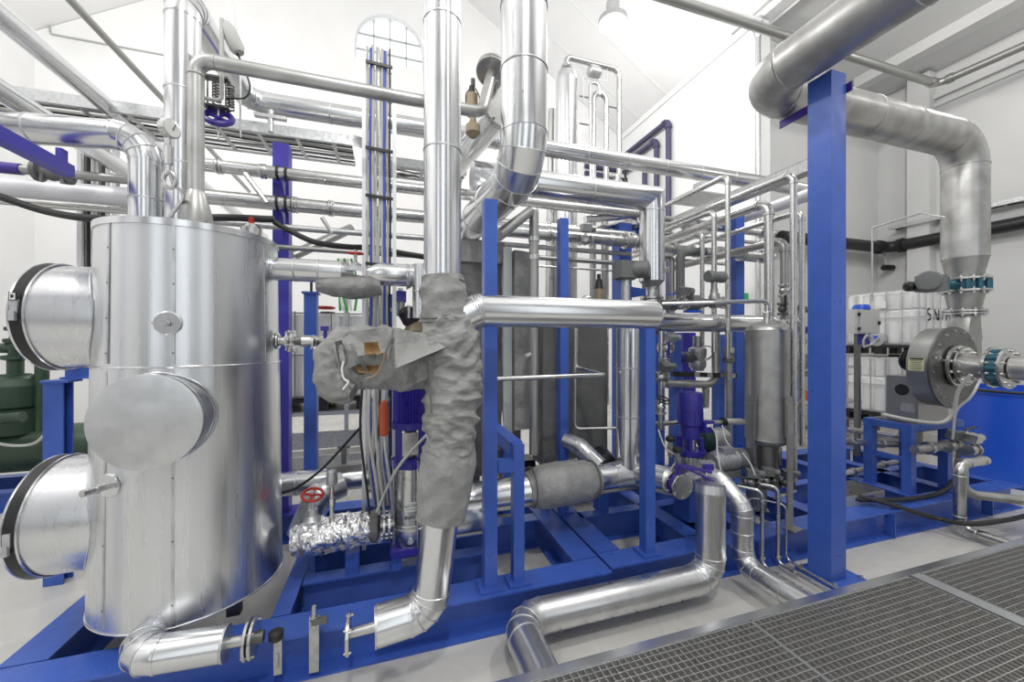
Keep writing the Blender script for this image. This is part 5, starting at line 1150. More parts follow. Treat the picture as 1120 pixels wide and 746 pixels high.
for sx, sy in ((-1,-1),(1,-1),(1,1),(-1,1)): MB().box((SX+sx*.065,SY+sy*.065,(zz(492)+zz(478))/2), (.035,.035,zz(478)-zz(492))).build('lantern_leg', 'pump_blue', t)
MB().cyl((SX,SY,zz(492)), (SX,SY,zz(478)), .05, seg=16).build('coupling', 'steel', t)
MB().lathe((SX,SY,zz(497)), (0,0,1), [(.13,0),(.135,.01),(.135,.05),(.1,.055)], 10).build('head_flange', 'pump_blue', t)
MB().cyl((SX,SY,zz(521)), (SX,SY,zz(497)), .095, seg=28).build('stage_casing', 'steel', t)
for i in range(8):
    a = 2*math.pi*i/8; MB().cyl((SX+.118*math.cos(a),SY+.118*math.sin(a),zz(522)), (SX+.118*math.cos(a),SY+.118*math.sin(a),zz(496)), .007, seg=6).build('tie_rod', 'galvanised', t)
MB().box((SX,SY,zz(522)-.03), (.28,.26,.06)).build('base_plate', 'steel', t)
MB().box((SX,SY,(zz(522)-.06+.262)/2), (.2,.2,zz(522)-.06-.262)).build('pedestal', 'blue', t)
q = at(778,480,Y=3.15); t = thing('gear_motor', 'grey motor with green end behind the small blue pump', 'motor', (q.x,q.y,q.z-.12))
MB().lathe(q-V((.10,0,0)), (1,-.15,0), [(.04,-.03),(.10,-.02),(.115,0),(.115,.07)], 22).build('end_shield', 'dark_teal', t); MB().lathe(q-V((.03,.012,0)), (1,-.15,0), [(.11,0),(.115,.02),(.115,.15),(.09,.18),(.02,.185)], 22).build('housing', 'galvanised', t)
MB().box(q-V((0,0,.17)), (.22,.16,.12)).build('foot', 'cast_grey', t)
q = at(795,503,Y=2.75); t = thing('lying_motor', 'ribbed grey motor lying in front of the vessel leg', 'motor', (q.x,q.y,q.z-.12))
MB().lathe(q-V((.14,0,0)), (1,0,0), [(.06,-.02),(.085,0)]+sum([[(.085,.02+.03*i),(.092,.022+.03*i),(.092,.032+.03*i),(.085,.034+.03*i)] for i in range(6)], [])+[(.085,.21),(.088,.22),(.088,.29),(.06,.31),(.01,.315)], 24).build('housing', 'galvanised', t)
MB().lathe(q+V((.08,0,0)), (1,0,0), [(.089,0),(.093,.01),(.093,.09),(.07,.11),(.01,.112)], 24).build('fan_cover', 'cast_grey', t)
MB().box(q+V((-.03,-.02,.095)), (.12,.09,.05)).build('terminal_box', 'galvanised', t); MB().box(q-V((.02,0,.11)), (.2,.16,.06)).build('foot', 'cast_grey', t)
q = at(772,509,Y=2.6); t = thing('pressure_switch', 'light grey box with blue face above the purple valve', 'switch', (q.x,q.y,q.z-.08))
MB().box(q, (.12,.08,.07), (.9,-.3,0)).build('case', 'galvanised', t); MB().box(q+V((-.02,-.045,0)), (.09,.01,.05), (.9,-.3,0)).build('face', 'pump_blue', t); MB().cyl(q-V((0,0,.12)), q-V((0,0,.03)), .02, seg=10).build('stem', 'steel', t)
for (px,py,Y,lab) in ((733,482,2.8,'left black topped bleed valve on the sloping clad pipe'),(741,494,2.65,'front black topped bleed valve on the sloping clad pipe')):
    q = at(px,py,Y=Y); t = thing('bleed_valve', lab, 'valve', q-V((0,0,.12)))
    MB().cyl(q-V((0,0,.14)), q, .02, seg=10).cyl(q-V((0,0,.08)), q-V((0,0,.05)), .028, seg=6).build('stem', 'dark_steel_soft', t); MB().lathe(q-V((0,0,.01)), (0,0,1), [(.02,0),(.04,.01),(.04,.035),(.025,.05)], 12).build('cap', 'black', t)
# pipework seen through the posts, right of centre
q = at(759,391,Y=3.55); t = thing('flow_meter', 'grey flow transmitter with coiled cable and blue end cap', 'transmitter', (q.x,q.y,q.z-.15))
f_ = q+V((.02,0,0)); MB().lathe(f_+V((.03,0,-.10)), (0,0,1), [(.06,-.05),(.09,0),(.09,.06),(.075,.08),(.095,.12),(.095,.2),(.06,.22)], 20).build('head', 'galvanised', t)
MB().lathe(f_-V((.02,0,0)), (-1,0,0), [(.05,-.02),(.06,0),(.06,.09),(.065,.1),(.065,.15)], 18).build('module', 'cast_grey', t); MB().lathe(f_-V((.17,0,0)), (-1,0,0), [(.06,0),(.066,.02),(.066,.10),(.05,.12),(.01,.121)], 20).build('end_cap', 'pump_blue', t)
MB().torus(f_+V((.06,-.10,.06)), (.3,1,.2), .07, .007, 24, 6).torus(f_+V((.04,-.105,.05)), (.2,1,.3), .085, .006, 24, 6).build('cable_coil', 'white_metal', t)
MB().cyl(f_+V((.03,0,.1)), f_+V((.03,0,.24)), .05, seg=14).build('neck', 'dark_steel_soft', t)
tubing('hooked_pipe', 'dull pipe sweeping level then up behind the small blue pump', 'pipe', [at(725,419,Y=3.4), at(783,421,Y=3.4), at(783,362,Y=3.4)], .042, 'duct_steel', .13)
single(MB().cyl(at(772,425,Y=3.38), at(772,446,Y=3.38), .04, .03, 14), 'drain_cone', 'duct_steel', 'short tapered drain stub under the hooked dull pipe', 'pipe')
q = at(797,420,Y=3.3); t = thing('riser_pipe', 'dull riser pipe with a union, just left of the grey vessel', 'pipe', (q.x,3.3,zof(490,q)))
MB().cyl((q.x,3.3,zof(488,q)), (q.x,3.3,zof(362,q)), .036, seg=16).build('run', 'duct_steel', t); MB().lathe((q.x,3.3,zof(397,q)), (0,0,1), [(.04,0),(.06,.01),(.06,.06),(.045,.08),(.055,.12),(.04,.14)], 12).build('union', 'cast_grey', t); MB().cyl((q.x,3.3,zof(386,q)), (q.x,3.3,zof(380,q)), .055, seg=14).build('collar', 'steel', t)
t = thing('sensor_rail', 'black rail with square metal clips crossing behind the pump head', 'rail', at(742,410,Y=3.36))
a, b = at(735,409,Y=3.36), at(805,411,Y=3.36); MB().bar(a, b, .03, .05).build('rail', 'black', t)
for f in (.35,.55,.75,.92): MB().box(a.lerp(b,f)-V((0,.02,0)), (.06,.02,.045)).build('clip', 'galvanised', t)
single(MB().cyl(at(690,466,Y=3.3), at(742,462,Y=3.3), .026, seg=12), 'cross_pipe', 'steel', 'level pipe left of the small pump at its motor height', 'pipe')
t = thing('cross_pipe', 'level pipe with tan sleeve right of the small pump motor', 'pipe', at(770,461,Y=3.2))
a, b = at(770,462,Y=3.2), at(815,461,Y=3.2); MB().cyl(a, b, .022, seg=12).build('run', 'steel', t); MB().cyl(a.lerp(b,.5), a.lerp(b,.9), .034, seg=12).build('sleeve', 'cable_grey', t); MB().cyl(a.lerp(b,.42), a.lerp(b,.5), .042, seg=12).build('nut', 'black', t)
for (px,py,Y,r,lab,tp,tm,ax) in ((722,412,3.1,.030,'grey valve low between blue posts, left of the pump','box','cast_grey',(1,0,0)),(727,398,3.2,.026,'small valve higher between the same two blue posts','lever','pump_blue',(0,0,1)),(722,445,3.1,.030,'dark valve beside upright clad pipe near pump motor','wheel','black',(0,0,1)),(728,380,3.3,.03,'pale elbow valve just below level clad pipe','box','galvanised',(1,0,0))):
    valve(lab, at(px,py,Y=Y), ax, r, (0,-.6,.8), tp, tm, 'steel', sh=.09)
single(MB().cyl(at(723,362,Y=3.25), at(723,470,Y=3.25), .022, seg=12), 'riser_pipe', 'steel', 'slim steel riser between the two blue posts left of pump', 'pipe')
for (pts, lab, m_) in (([at(720,470,Y=2.9), at(728,490,Y=2.8), at(740,500,Y=2.7), at(733,515,Y=2.65)], 'thin pale cable curling near the front bleed valve', 'cable_grey'), ([at(774,462,Y=2.85), at(783,475,Y=2.75), at(785,500,Y=2.65), at(790,520,Y=2.6)], 'pale cable drooping from the small pump terminal box', 'cable_grey'), ([at(790,465,Y=2.9), at(793,480,Y=2.85), at(800,490,Y=2.8)], 'white cable tail under the tan sleeved pipe', 'white_metal'), ([at(812,495,Y=2.6), at(820,506,Y=2.55), at(826,520,Y=2.5)], 'thin rod like cable crossing the vessel leg foot', 'cable_grey')):
    hose('thin_cable', lab, pts, .007, m_, 'cable')
# tube manifold in front of the vessel leg
for (px,py,Y,lab) in ((821,528,2.56,'left black knob valve at the head of the looped tubes'),(838,526,2.60,'middle black knob valve at the head of looped tubes'),(860,528,2.60,'grey block valve on the right vessel foot')):
    valve(lab, at(px,py,Y=Y), (.8,-.5,0), .026, (0,-.2,1), 'box', 'cast_grey', 'dark_steel', sh=.06)
hose('drain_tube', 'steel tube lying level behind the looped tubes', [at(845,545,Y=2.5), at(858,541,Y=2.5), at(870,537,Y=2.55)], .012, 'steel', 'tube')
# things right of the vessel, before the column
q = at(872,395,Y=3.0); t = thing('side_motor', 'dull round motor peeping between vessel and column', 'motor', (q.x,q.y,q.z-.1))
MB().lathe(q+V((0,.15,0)), (0,-1,0), [(.09,0),(.10,.03),(.10,.2),(.08,.23),(.02,.235)], 20).build('housing', 'cast_grey', t); MB().box(q+V((0,.05,-.13)), (.16,.2,.06)).build('foot', 'dark_steel', t); MB().box(q+V((0,.05,-.42)), (.10,.1,.55)).build('pillar', 'blue', t)
hose('grey_hose', 'grey flexible hose arching beside the vessel right side', [at(861,442,Y=2.7), at(870,440,Y=2.72), at(875,455,Y=2.75), at(874,470,Y=2.8), at(868,480,Y=2.85)], .02, 'cable_grey')
for (px,py,Y,lab) in ((868,478,3.0,'dull valve low between vessel and column'),(870,350,3.1,'steel valve high beside column, near rack pipe'),(872,372,3.1,'pale valve with blue cap just below it')):
    valve(lab, at(px,py,Y=Y), (1,0,0), .032, (0,-.3,1), 'box', 'purple' if 'blue' in lab else 'cast_grey', 'steel', sh=.08)
# ================================================================ control box, shelving, containers at right
q = at(942,352,Y=3.75); t = thing('control_box', 'small grey control cabinet with blue top right of the column', 'box', (q.x,q.y,q.z-.2))
MB().box(q, (.34,.16,.34), (1,-.25,0)).build('case', 'grey_box', t); dr = MB().box(q+V((.01,-.09,0)), (.30,.015,.32), (1,-.25,0)).build('door', 'grey_box', t)
MB().box(q+V((.13,-.14,-.02)), (.025,.02,.05), (1,-.25,0)).build('lock', 'black', dr)
for k in (-1,1): MB().box(q+V((-.15,-.065,k*.1)), (.02,.03,.04), (1,-.25,0)).build('hinge', 'black', dr)
MB().lathe(q+V((0,0,.17)), (0,0,1), [(.10,0),(.10,.03),(.08,.07),(.02,.075)], 18).build('beacon', 'drum_blue', t)
MB().box(q+V((.02,-.02,-.24)), (.10,.10,.16)).build('plug', 'pump_blue', t)
for k in range(3): MB().torus(q+V((-.04+.03*k,-.08,-.27)), (.3*k-.2,1,.2), .09-.012*k, .008, 24, 6).build('cable_loop', 'white_metal', t)
MB().bar(q+V((.02,.06,-.17)), V((q.x+.02,q.y+.06,.26)), .06, .05, up=(1,0,0)).build('pillar', 'dark_steel', t)
a = at(1035,238,Y=2.62); b_ = at(954,249,Y=3.3)
tubing('impulse_line', 'fine tube from the big duct falling to the control cabinet', 'tube', [V((a.x,2.62,a.z)), at(1008,233,Y=2.9), V(b_), V((b_.x,3.3,zof(330,b_)))], .010, 'galvanised', .03)
# IBC containers
def ibc(label, x, y, z, wx, wy, h, cm='galvanised', pallet=.16):
    t = thing('liquid_container', label, 'container', (x,y,z), None)
    pl = MB().box((x,y,z+pallet-.02), (wx,wy,.04))
    pl.build('pallet_deck', 'black', t)
    for i in (-1,0,1):
        for j in (-1,0,1): MB().box((x+i*(wx/2-.08),y+j*(wy/2-.08),z+(pallet-.04)/2), (.13,.13,pallet-.04)).build('pallet_block', 'black', t)
    z0, z1 = z+pallet+.01, z+h; n = 6; poly = []
    def rr(d): 
        hx, hy, r = wx/2-.05-d, wy/2-.05-d, .09; o = []
        for qx, qy, a0 in ((1,-1,-90),(1,1,0),(-1,1,90),(-1,-1,180)):
            for k in range(5): a_ = R(a0+22.5*k); o.append((x+qx*(hx-r)+r*math.cos(a_), y+qy*(hy-r)+r*math.sin(a_)))
        f_ = []
        for (ax,ay),(bx,by) in zip(o, o[1:]+o[:1]):
            L = math.hypot(bx-ax, by-ay); f_.append((ax,ay))
            if L > .3:
                nx, ny = (by-ay)/L, -(bx-ax)/L
                for k in range(1,40):
                    g = k/40; w = -.022*(1-abs(math.sin(g*math.pi*5))**.5); f_.append((ax+(bx-ax)*g+nx*w, ay+(by-ay)*g+ny*w))
        return f_
    rs = [[V((a_,b_,zz_)) for a_, b_ in rr(d)] for zz_, d in ((z0,.03),(z0+.04,0),(z0+(z1-z0)*.60,0),(z0+(z1-z0)*.63,.02),(z0+(z1-z0)*.66,0),(z1-.05,0),(z1-.01,.04))]
    MB().rings(rs).build('bottle', 'white_plastic', t)
    MB().cyl((x,y,z1-.02), (x,y,z1+.03), .1, seg=20).build('cap', 'black', t)
    br = .008; hx, hy = wx/2-.02, wy/2-.02
    for f in (.02,.50,.98):
        zz_ = z0+(z1-z0)*f; pts = [V((x-hx,y-hy,zz_)),V((x+hx,y-hy,zz_)),V((x+hx,y+hy,zz_)),V((x-hx,y+hy,zz_))]
        MB().tube(pts+[pts[0]], br, 8).build('cage_rail', cm, t)
    for i in range(n):
        f = -1+2*i/(n-1)
        for s in (-1,1):
            MB().cyl((x+f*hx,y+s*hy,z0), (x+f*hx,y+s*hy,z1), br, seg=8).build('cage_bar', cm, t)
            if 0 < i < n-1: MB().cyl((x+s*hx,y+f*hy,z0), (x+s*hx,y+f*hy,z1), br, seg=8).build('cage_bar', cm, t)
    return t, z0, z1
q = at(990,372,Y=4.35); ix, iy = q.x+.5, 4.75
t, z0, z1 = ibc('upper white liquid container in steel cage with black pen marks', ix, iy, 1.66, 1.0, 1.2, 1.14)
MB().box((ix-.505,iy-.05,z0+.72), (.006,.16,.12)).build('label', 'paper', t)
MB().lathe((ix-.5,iy,z0+.10), (-1,0,0), [(.12,-.05),(.12,.02),(.05,.03),(.05,.09)], 20).build('outlet', 'grey_plastic', t); MB().box((ix-.58,iy,z0+.14), (.05,.08,.05)).build('outlet_cap', 'drum_blue', t)
strokes([[(0,.5),(-.25,.4),(-.3,.1),(.1,0),(.1,-.3),(-.25,-.45)],[(.55,-.4),(.55,.45),(1.1,-.4),(1.1,.4)],[(1.6,.3),(1.6,-.35)],[(2.1,-.4),(2.1,.3),(2.5,.4)],[(2.1,0),(2.35,0)]], (ix-.15,iy-.556,z0+.52), (1,0,0), (0,0,1), .028, 'ink', t, 'pen_marks', .22)
t, z0, z1 = ibc('lower white liquid container standing under the marked one', ix, iy, .42, 1.0, 1.2, 1.20)
t = thing('container_rack', 'low dark steel rack under the two white containers', 'rack', (ix,iy,0))
for i in (-1,1):
    for j in (-1,1): MB().box((ix+i*.45,iy+j*.55,.19), (.08,.08,.38)).build('leg', 'dark_steel', t)
MB().box((ix,iy,.40), (1.04,1.24,.04)).build('top', 'dark_steel', t)
q = at(356,372,Y=6.1)
t, z0, z1 = ibc('white caged container behind the blue post with a side arm', q.x, 6.3, .95, 1.15, 1.0, 1.35, 'cast_grey')
handwheel(t, (q.x+.02,5.9,2.36), (0,0,1), .12, 'red', 'red_cap')
t = thing('storage_rack', 'grey steel rack with pale boards under the rear caged container', 'rack', (q.x,6.3,0))
for i in (-1,1):
    for j in (-1,1): MB().box((q.x+i*.75,6.3+j*.45,.45), (.08,.08,.9)).build('leg', 'galvanised', t)
MB().box((q.x,6.3,.92), (1.7,1.05,.05)).build('shelf', 'galvanised', t); MB().box((q.x,5.84,.55), (1.62,.05,.22)).build('front_board', 'galvanised', t); MB().box((q.x,5.83,.26), (1.62,.05,.16)).build('front_board', 'galvanised', t); MB().box((q.x,6.3,.16), (1.6,.95,.04)).build('shelf', 'dark_steel', t)
# green markings: plant behind valve
t = thing('stored_hose', 'bundle of bright green and white hoses behind the red wheel valve', 'hose', at(377,300,Y=5.6))
for k in range(5):
    a, b = at(370+3.5*k,283,Y=5.6), at(372+4*k,340,Y=5.6); MB().tube(smooth([a, a.lerp(b,.3)+V((.04*math.sin(k*2),0,0)), a.lerp(b,.7)-V((.05*math.sin(k),0,0)), b]), .016, 8).build('strand', ('bright_green','white_metal')[k%2], t)
MB().bar((at(379,300,Y=5.66).x,5.66,.0), (at(379,300,Y=5.66).x,5.66,at(377,285,Y=5.66).z), .05, .05, up=(1,0,0)).build('hook_post', 'galvanised', t)
# blue drum
q = V((8.2,2.95,0)); t = thing('blue_drum', 'big blue plastic tub at the right edge behind elbow pipes', 'tub', q)
MB().lathe(q, (0,0,1), [(.56,0),(.58,.02),(.61,.6),(.62,1.18),(.64,1.2),(.64,1.26),(.60,1.26),(.60,1.2),(.57,.06),(.01,.05)], 56, False).build('shell', 'drum_blue', t)
MB().torus(q+V((0,0,1.24)), (0,0,1), .64, .018, 56, 8).build('rim', 'rubber', t)
hose('thin_cable', 'black cable draped over the front of the blue tub', [V((7.62,2.6,1.9)), V((7.66,2.52,1.26)), V((7.70,2.56,.8)), V((7.74,2.56,.1))], .008, 'black', 'cable')
# weighing box and skid bits
q = at(940,553,Y=2.72); t = thing('weighing_box', 'flat grey box with a blue label lying on the skid', 'box', (q.x,2.75,.262))
MB().box((q.x-.05,2.8,.315), (.62,.30,.105)).build('case', 'galvanised', t); MB().box((q.x-.05,2.8,.372), (.60,.28,.012)).build('lid', 'dark_steel', t); MB().box((q.x-.02,2.648,.32), (.22,.004,.05)).build('label', 'violet_blue', t); MB().box((q.x+.02,2.645,.312), (.12,.003,.015)).build('label', 'paper', t)
for (px,py,Y,px2,py2,r,lab,m_) in ((905,482,3.1,985,486,.04,'dull pipe running level under the blower stand','duct_steel'),(925,470,3.25,1000,478,.032,'upper steel pipe under the blower stand','steel'),(1000,492,2.62,1048,500,.045,'stubby dark pipe joining stand to elbow pipes','duct_steel'),(905,522,3.2,990,503,.03,'pale pipe lying low behind stand legs','cable_grey')):
    a, b = at(px,py,Y=Y), at(px2,py2,Y=Y); b.z = a.z if 'low' not in lab else b.z; t = thing('skid_pipe', lab, 'pipe', a)
    MB().cyl(a, b, r, seg=16).build('run', m_, t)
    for f in (.3,.7): o = a.lerp(b,f); d = (b-a).normalized(); MB().cyl(o-d*.02, o+d*.02, r*1.5, seg=14).build('collar', 'steel', t)
for (px,py,Y,lab,tp,tm) in ((1040,488,2.55,'steel valve beside the stand, first before elbow pipes','box','cast_grey'),(1055,478,2.6,'black levered valve above the elbow pipes','lever','black'),(1062,492,2.45,'small bright valve at the top of elbow pipe','box','steel'),(912,470,3.0,'steel valve peeping right of column at stand height','box','cast_grey')):
    valve(lab, at(px,py,Y=Y), (1,0,0), .034, (0,-.2,1), tp, tm, 'steel', sh=.09)
hose('flexible_conduit', 'pale flexible conduit looping from inlet pipe under the blower', [at(1062,410,Y=2.2), at(1048,428,Y=2.3), at(1043,450,Y=2.35), at(1030,462,Y=2.4), at(1000,460,Y=2.5), at(965,453,Y=2.62)], .016, 'cable_grey', 'conduit')
hose('white_cable', 'white cable hanging from inlet pipe in front of blue tub', [at(1072,416,Y=2.1), at(1062,434,Y=2.15), at(1046,450,Y=2.3), at(1042,480,Y=2.4)], .010, 'white_metal', 'cable')
# left: blue stand and green machine
t = thing('steel_stand', 'blue I-beam stand at far left between the two side manways', 'stand', (-2.5,4.0,0))
q = at(64,418,Y=4.0); MB().ibeam((q.x,4.0,0), (q.x,4.0,q.z-.0), .11, .12, up=(0,1,0)).build('column', 'blue', t); MB().box((q.x+.02,4.0,q.z+.01), (.17,.15,.02)).build('cap_plate', 'blue', t)
MB().ibeam((q.x-.02,4.1,q.z+.10), (q.x+.75,4.1,q.z+.10), .16, .12, up=(0,0,1)).build('cross_beam', 'blue', t)
MB().ibeam((q.x+.70,4.1,.262), (q.x+.70,4.1,q.z+.02), .14, .14, up=(0,1,0)).build('column', 'blue', t)
gx, gy = -4.35, 6.2; t = thing('green_compressor', 'dark green machine with upright head and pipes at far left', 'compressor', (gx,gy,0))
g1 = at(30,490,Y=gy); zc = g1.z
MB().lathe((gx-1.3,gy,zc), (1,0,0), [(.05,-.08),(.25,-.04),(.27,0),(.27,2.6),(.25,2.64),(.05,2.68)], 28).build('receiver', 'green', t)
h0 = at(18,448,Y=gy); MB().lathe((h0.x-.0,gy,zc+.2), (0,0,1), [(.29,0),(.29,.28),(.26,.30),(.29,.32),(.29,.56),(.23,.64),(.12,.68)], 28).build('compressor_body', 'green', t)
s0 = at(17,372,Y=gy); MB().lathe((s0.x,gy,zc+.85), (0,0,1), [(.13,0),(.13,.04),(.07,.05),(.07,.2),(.12,.22),(.12,.26),(.06,.27),(.06,.40),(.10,.42),(.10,.46),(.05,.47),(.05,.55),(.09,.56),(.09,.60),(.03,.61),(.03,.7)], 16).build('stop_valve', 'green', t)
MB().cyl((s0.x-1.2,gy,zc+1.2), (s0.x,gy,zc+1.2), .06, seg=14).build('suction_pipe', 'green', t)
r0 = at(46,440,Y=gy-.1); MB().cyl((r0.x,gy-.1,zc+.2), (r0.x,gy-.1,at(46,405,Y=gy-.1).z+.1), .06, seg=14).build('riser', 'green', t)
MB().cyl((h0.x-.1,gy-.5,zc+.42), (r0.x+.1,gy-.5,zc+.45), .06, seg=12).build('oil_pipe', 'green', t)
for k in (-1,1): MB().torus((h0.x+k*.26,gy-.1,zc+.84), (0,1,0), .05, .02, 16, 6).build('lifting_eye', 'green', t)
MB().tube(smooth([V((h0.x,gy-.5,zc+.45)), V((h0.x+.2,gy-.55,zc+.2)), V((h0.x+.5,gy-.55,zc+.15)), V((h0.x+.62,gy-.5,zc+.3))]), .015, 8).build('oil_line', 'cable_grey', t)
for k in (-1,1): MB().box((gx-.1+k*.8,gy,(zc-.25+.2)/2), (.12,.5,max(.1,zc-.25-.18))).build('foot', 'green', t)
MB().ibeam((gx-1.4,gy-.35,.11), (gx+2.1,gy-.35,.11), .22, .15, up=(0,0,1)).build('base_beam', 'blue', t); MB().ibeam((gx-1.4,gy+.3,.11), (gx+2.1,gy+.3,.11), .22, .15, up=(0,0,1)).build('base_beam', 'blue', t)
# small bits at front-left of the skid
b = V((-.205,2.23,.262)); 
t = thing('pipe_support', 'small galvanised clamp bracket standing on the front beam', 'bracket', at(345,700,Z=.262))
q = at(345,700,Z=.20); MB().bar((q.x,2.405,.05), (q.x,2.405,.36), .05, .012, up=(0,1,0)).build('strap', 'galvanised', t); MB().cyl((q.x+.0,2.40,.30), (q.x,2.40,.42), .012, seg=8).cyl((q.x,2.40,.34),(q.x,2.40,.36),.022,seg=6).build('stud', 'steel', t); MB().box((q.x+.03,2.39,.34), (.08,.03,.03)).build('clip', 'dark_steel', t)
q = at(303,696,Z=.30); t = thing('rubber_mount', 'black ribbed rubber mount beside the drain flange', 'mount', (q.x,2.39,.05))
MB().lathe((q.x,2.37,.30), (0,0,1), [(.034,0),(.036,.012),(.03,.018),(.036,.024),(.036,.04),(.02,.05)], 20).build('buffer', 'rubber', t); MB().bar((q.x,2.408,.08), (q.x,2.408,.30), .04, .01, up=(0,1,0)).box((q.x,2.39,.295), (.05,.07,.01)).build('bracket', 'galvanised', t); MB().cyl((q.x,2.40,.12),(q.x,2.40,.20),.008,seg=8).build('stud','steel',t)
q = at(275,243,Y=3.7); t = thing('safety_valve', 'small silver safety valve with red tip behind the tank lid', 'valve', (q.x,3.7,2.4))
MB().lathe((q.x,3.7,q.z-.35), (0,0,1), [(.03,0),(.06,.02),(.06,.10),(.075,.12),(.075,.30),(.05,.33)], 16).build('body', 'steel', t); MB().lathe((q.x,3.7,q.z-.02), (0,0,1), [(.022,0),(.022,.05),(.008,.06)], 10).build('cap', 'red', t)
# exit sign and door on the far aisle
q = at(818,324,Y=YA); t = thing('exit_sign', 'tiny green lit exit sign on the rear wall behind the posts', 'sign', (q.x,YA+.02,q.z))
MB().box((q.x,YA+.06,q.z), (.30,.05,.14)).build('panel', 'sign_green', t); MB().box((q.x+.1,YA+.03,q.z), (.06,.01,.08)).build('symbol', 'paper', t)
# ================================================================ smaller things seen between the big ones
q = at(455,362,Y=3.3); t = thing('brown_valve', 'brown and black valve block left of the jacketed pipe, above torn jacket', 'valve', q-V((0,0,.1)))
MB().lathe(q-V((0,0,.08)), (0,0,1), [(.05,0),(.09,.03),(.10,.08),(.07,.14),(.05,.16)], 16).build('body', 'tan', t)
MB().lathe(q+V((-.02,0,.06)), (-.6,0,1), [(.06,0),(.075,.03),(.07,.12),(.04,.15)], 16).build('head', 'black', t)
for k in (-1,1): MB().cyl(q+V((k*.06,-.08,.10)), q+V((k*.06,-.08,.20)), .012, seg=8).build('bolt', 'steel', t)
q = at(438,330,Y=3.35); t = thing('solenoid_valve', 'blue capped solenoid valve beside the ladder, under the clad vessel end', 'valve', q-V((0,0,.12)))
MB().cyl(q-V((0,0,.12)), q, .035, seg=14).build('body', 'dark_steel_soft', t); MB().box(q+V((0,0,.04)), (.09,.08,.09)).build('coil', 'pump_blue', t); MB().cyl(q+V((0,0,.085)), q+V((0,0,.11)), .02, seg=10).build('nut', 'galvanised', t)
tubing('steel_tube', 'level steel pipe passing above the finned blue motor behind jacket', 'tube', [at(425,420,Y=3.15), at(520,417,Y=3.15)], .022, 'steel')
tubing('wall_conduit', 'thin conduit stepping down the far white wall at top left', 'conduit', [V((-6.2,YB-.02,11.0)), at(53,18,Y=YB-.02), at(55,37,Y=YB-.02), at(190,62,Y=YB-.02)], .02, 'grey_plastic', .05)
for (px0,py0,px1,py1,Y,r,lab,m_) in ((268,190,292,222,3.95,.022,'short slanting stub welded under the upper long pipe','steel'),(352,238,363,255,3.98,.018,'short slanting stub under the second long pipe','steel')):
    single(MB().cyl(at(px0,py0,Y=Y), at(px1,py1,Y=Y), r, seg=10), 'pipe_stub', m_, lab, 'pipe')
for k,(px,py,px2,py2) in enumerate(((283,150,290,175),(345,163,362,182))):
    pass
# blocks of valves on the level pipes right of centre
valve('grey pneumatic valve on the smooth pipe, left of bracket post', at(640,263,Y=3.75), (1,0,0), .032, (0,-.1,1), 'box', 'dark_steel_soft', 'steel', sh=.09)
valve('dark flanged valve where level pipes meet the bracket post', at(692,264,Y=3.85), (1,0,0), .05, (0,-.2,1), 'none', 'red', 'steel', sh=.10)
valve('second flanged valve below, left of mitred pipe drop', at(700,244,Y=4.05), (1,0,0), .04, (0,-.2,1), 'lever', 'black', 'steel', sh=.09)
# oblique lines rising into the bracket post
single(MB().cyl(at(655,251,Y=4.0), at(703,236,Y=4.9), .036, seg=14), 'cross_pipe', 'steel', 'slanting steel pipe above the grey pneumatic valve', 'pipe')
single(MB().cyl(at(640,240,Y=4.1), at(718,233,Y=4.1), .045, seg=14), 'cross_pipe', 'aluminium', 'clad pipe end just under the wide mitred pipe', 'pipe')
# more rack members to the right
for (px0,px1,pxr,pyr,Y,r,lab) in ((722,800,760,286,4.6,.03,'thin low cross pipe far behind the transmitter'),(722,850,790,262,4.7,.028,'middle cross pipe far behind the slim rack pipes'),(840,885,860,205,5.2,.05,'short cross pipe high behind the cable duct')):
    a, b = at(px0,pyr,Y=Y), at(px1,pyr,Y=Y); z = at(pxr,pyr,Y=Y).z; single(MB().cyl(V((a.x,Y,z)), V((b.x,Y,z)), r, seg=12), 'cross_pipe', 'steel', lab, 'pipe')
t = thing('cable_tray_bend', 'pale curved cable tray bend seen above the rack pipes', 'cable tray', at(770,212,Y=5.2))
c = at(770,220,Y=5.2); A_ = [V((c.x+.5*math.cos(a_), 5.2+.5*math.sin(a_)-.3, c.z)) for a_ in [math.pi+math.pi*i/12 for i in range(13)]]
MB().prism(A_+[V((p_.x*.98+c.x*.02, p_.y*.98+4.9*.02, p_.z)) for p_ in reversed(A_)], (0,0,.10)).build('rail', 'galvanised', t)
MB().box((c.x,5.2,c.z+.02), (1.0,.6,.02)).build('tray_floor', 'galvanised', t)
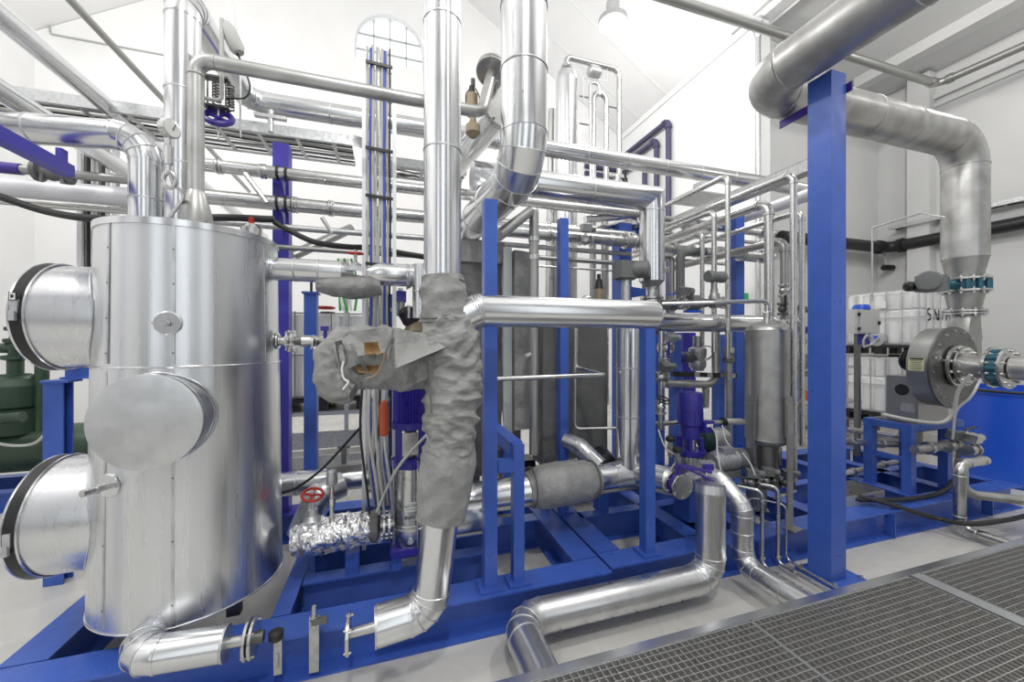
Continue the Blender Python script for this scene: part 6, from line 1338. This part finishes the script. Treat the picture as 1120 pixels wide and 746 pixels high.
# low clutter under the right rack
for (px,py,Y,lab,m_) in ((712,500,2.9,'steel elbow on the floor run behind front blue post','steel'),(735,525,2.75,'pipe tee between the clad pipe and small pump base','duct_steel')):
    q = at(px,py,Y=Y); t = thing('pipe_fitting', lab, 'pipe', q-V((0,0,.06)))
    MB().tube(path([q-V((.12,0,.02)), q, q+V((0,.16,0))], .06, 6), .04, 14).build('elbow', m_, t); MB().torus(q-V((.11,0,.02)), (1,0,0), .045, .01, 18, 6).build('clamp_ring', 'steel', t)
q = at(700,498,Y=3.3); hose('black_hose', 'black hose coiled by the foot of upright clad pipe', [q, q+V((.06,-.05,.06)), q+V((.14,-.03,.02)), q+V((.16,.04,-.08))], .022)
q = at(657,505,Y=3.3); t = thing('dark_motor', 'dark round motor end low behind the fabric jacketed run', 'motor', q-V((0,0,.12)))
MB().lathe(q-V((.0,.1,0)), (.3,1,0), [(.05,-.02),(.10,0),(.11,.05),(.11,.25),(.08,.28)], 20).build('housing', 'black', t); MB().box(q+V((.03,.05,-.14)), (.14,.2,.08)).build('foot', 'dark_steel', t); MB().box(q+V((.03,.05,-.18-(q.z-.44)/2)), (.1,.12,max(.02,q.z-.44))).build('pedestal', 'blue', t)
q = at(632,508,Y=3.2); t = clad('insulated_pipe', 'short clad elbow rising behind the fabric jacketed run', [V((q.x-.02,3.40,.95)), V((q.x+.05,3.25,.92)), V((q.x+.16,3.08,.78))], .075, 'scuffed_aluminium', bands=9, bend=.1)
q = at(576,497,Y=3.9); t = thing('tool_case', 'dark case with orange cables low behind the grey blocks', 'case', (q.x,4.5,.0))
MB().box((q.x+.1,4.6,.30), (.5,.3,.12)).build('shell', 'wood', t); MB().box((q.x+.1,4.6,.40), (.44,.26,.08)).build('motor', 'black', t); MB().box((q.x+.1,4.6,.12), (.4,.25,.24)).build('stand', 'wood', t)
# shelving seen beside the column
q = at(905,450,Y=4.7); t = thing('storage_shelf', 'steel shelving with orange boxes behind the blue column', 'shelf', (q.x+.2,4.9,0))
for i in (-1,1):
    for j in (-1,1): MB().box((q.x+.2+i*.5,4.9+j*.25,.85), (.04,.04,1.7)).build('upright', 'galvanised', t)
for z in (.3,.85,1.45): MB().box((q.x+.2,4.9,z), (1.06,.55,.04)).build('shelf_board', 'galvanised', t)
for k, z in enumerate((.87,1.47)): tag(MB().box((q.x-.05,4.85,z+.08), (.3,.3,.16)).lathe((q.x-.05,4.85,z+.16),(0,0,1),[(.10,0),(.08,.03),(.01,.035)],12).build('orange_box', 'orange', None), ('lower','upper')[k]+' orange box on the steel shelving behind column', 'box', 'orange boxes on the shelving')
# extra tie details on big clad pipes: sheet seam screws
q = at(972,293,Y=YA+.0); t = thing('wall_camera', 'black camera on a short bracket at the aisle corner', 'camera', (XA-.5,YA-.1,q.z))
q2 = at(970,293,Y=YA-.2); MB().cyl(q2+V((-.12,0,0)), q2+V((.12,-.05,0)), .07, seg=16).build('body', 'black', t); MB().bar(q2+V((0,0,.05)), q2+V((0,.06,.40)), .04, .04, up=(1,0,0)).build('bracket', 'grey_plastic', t)
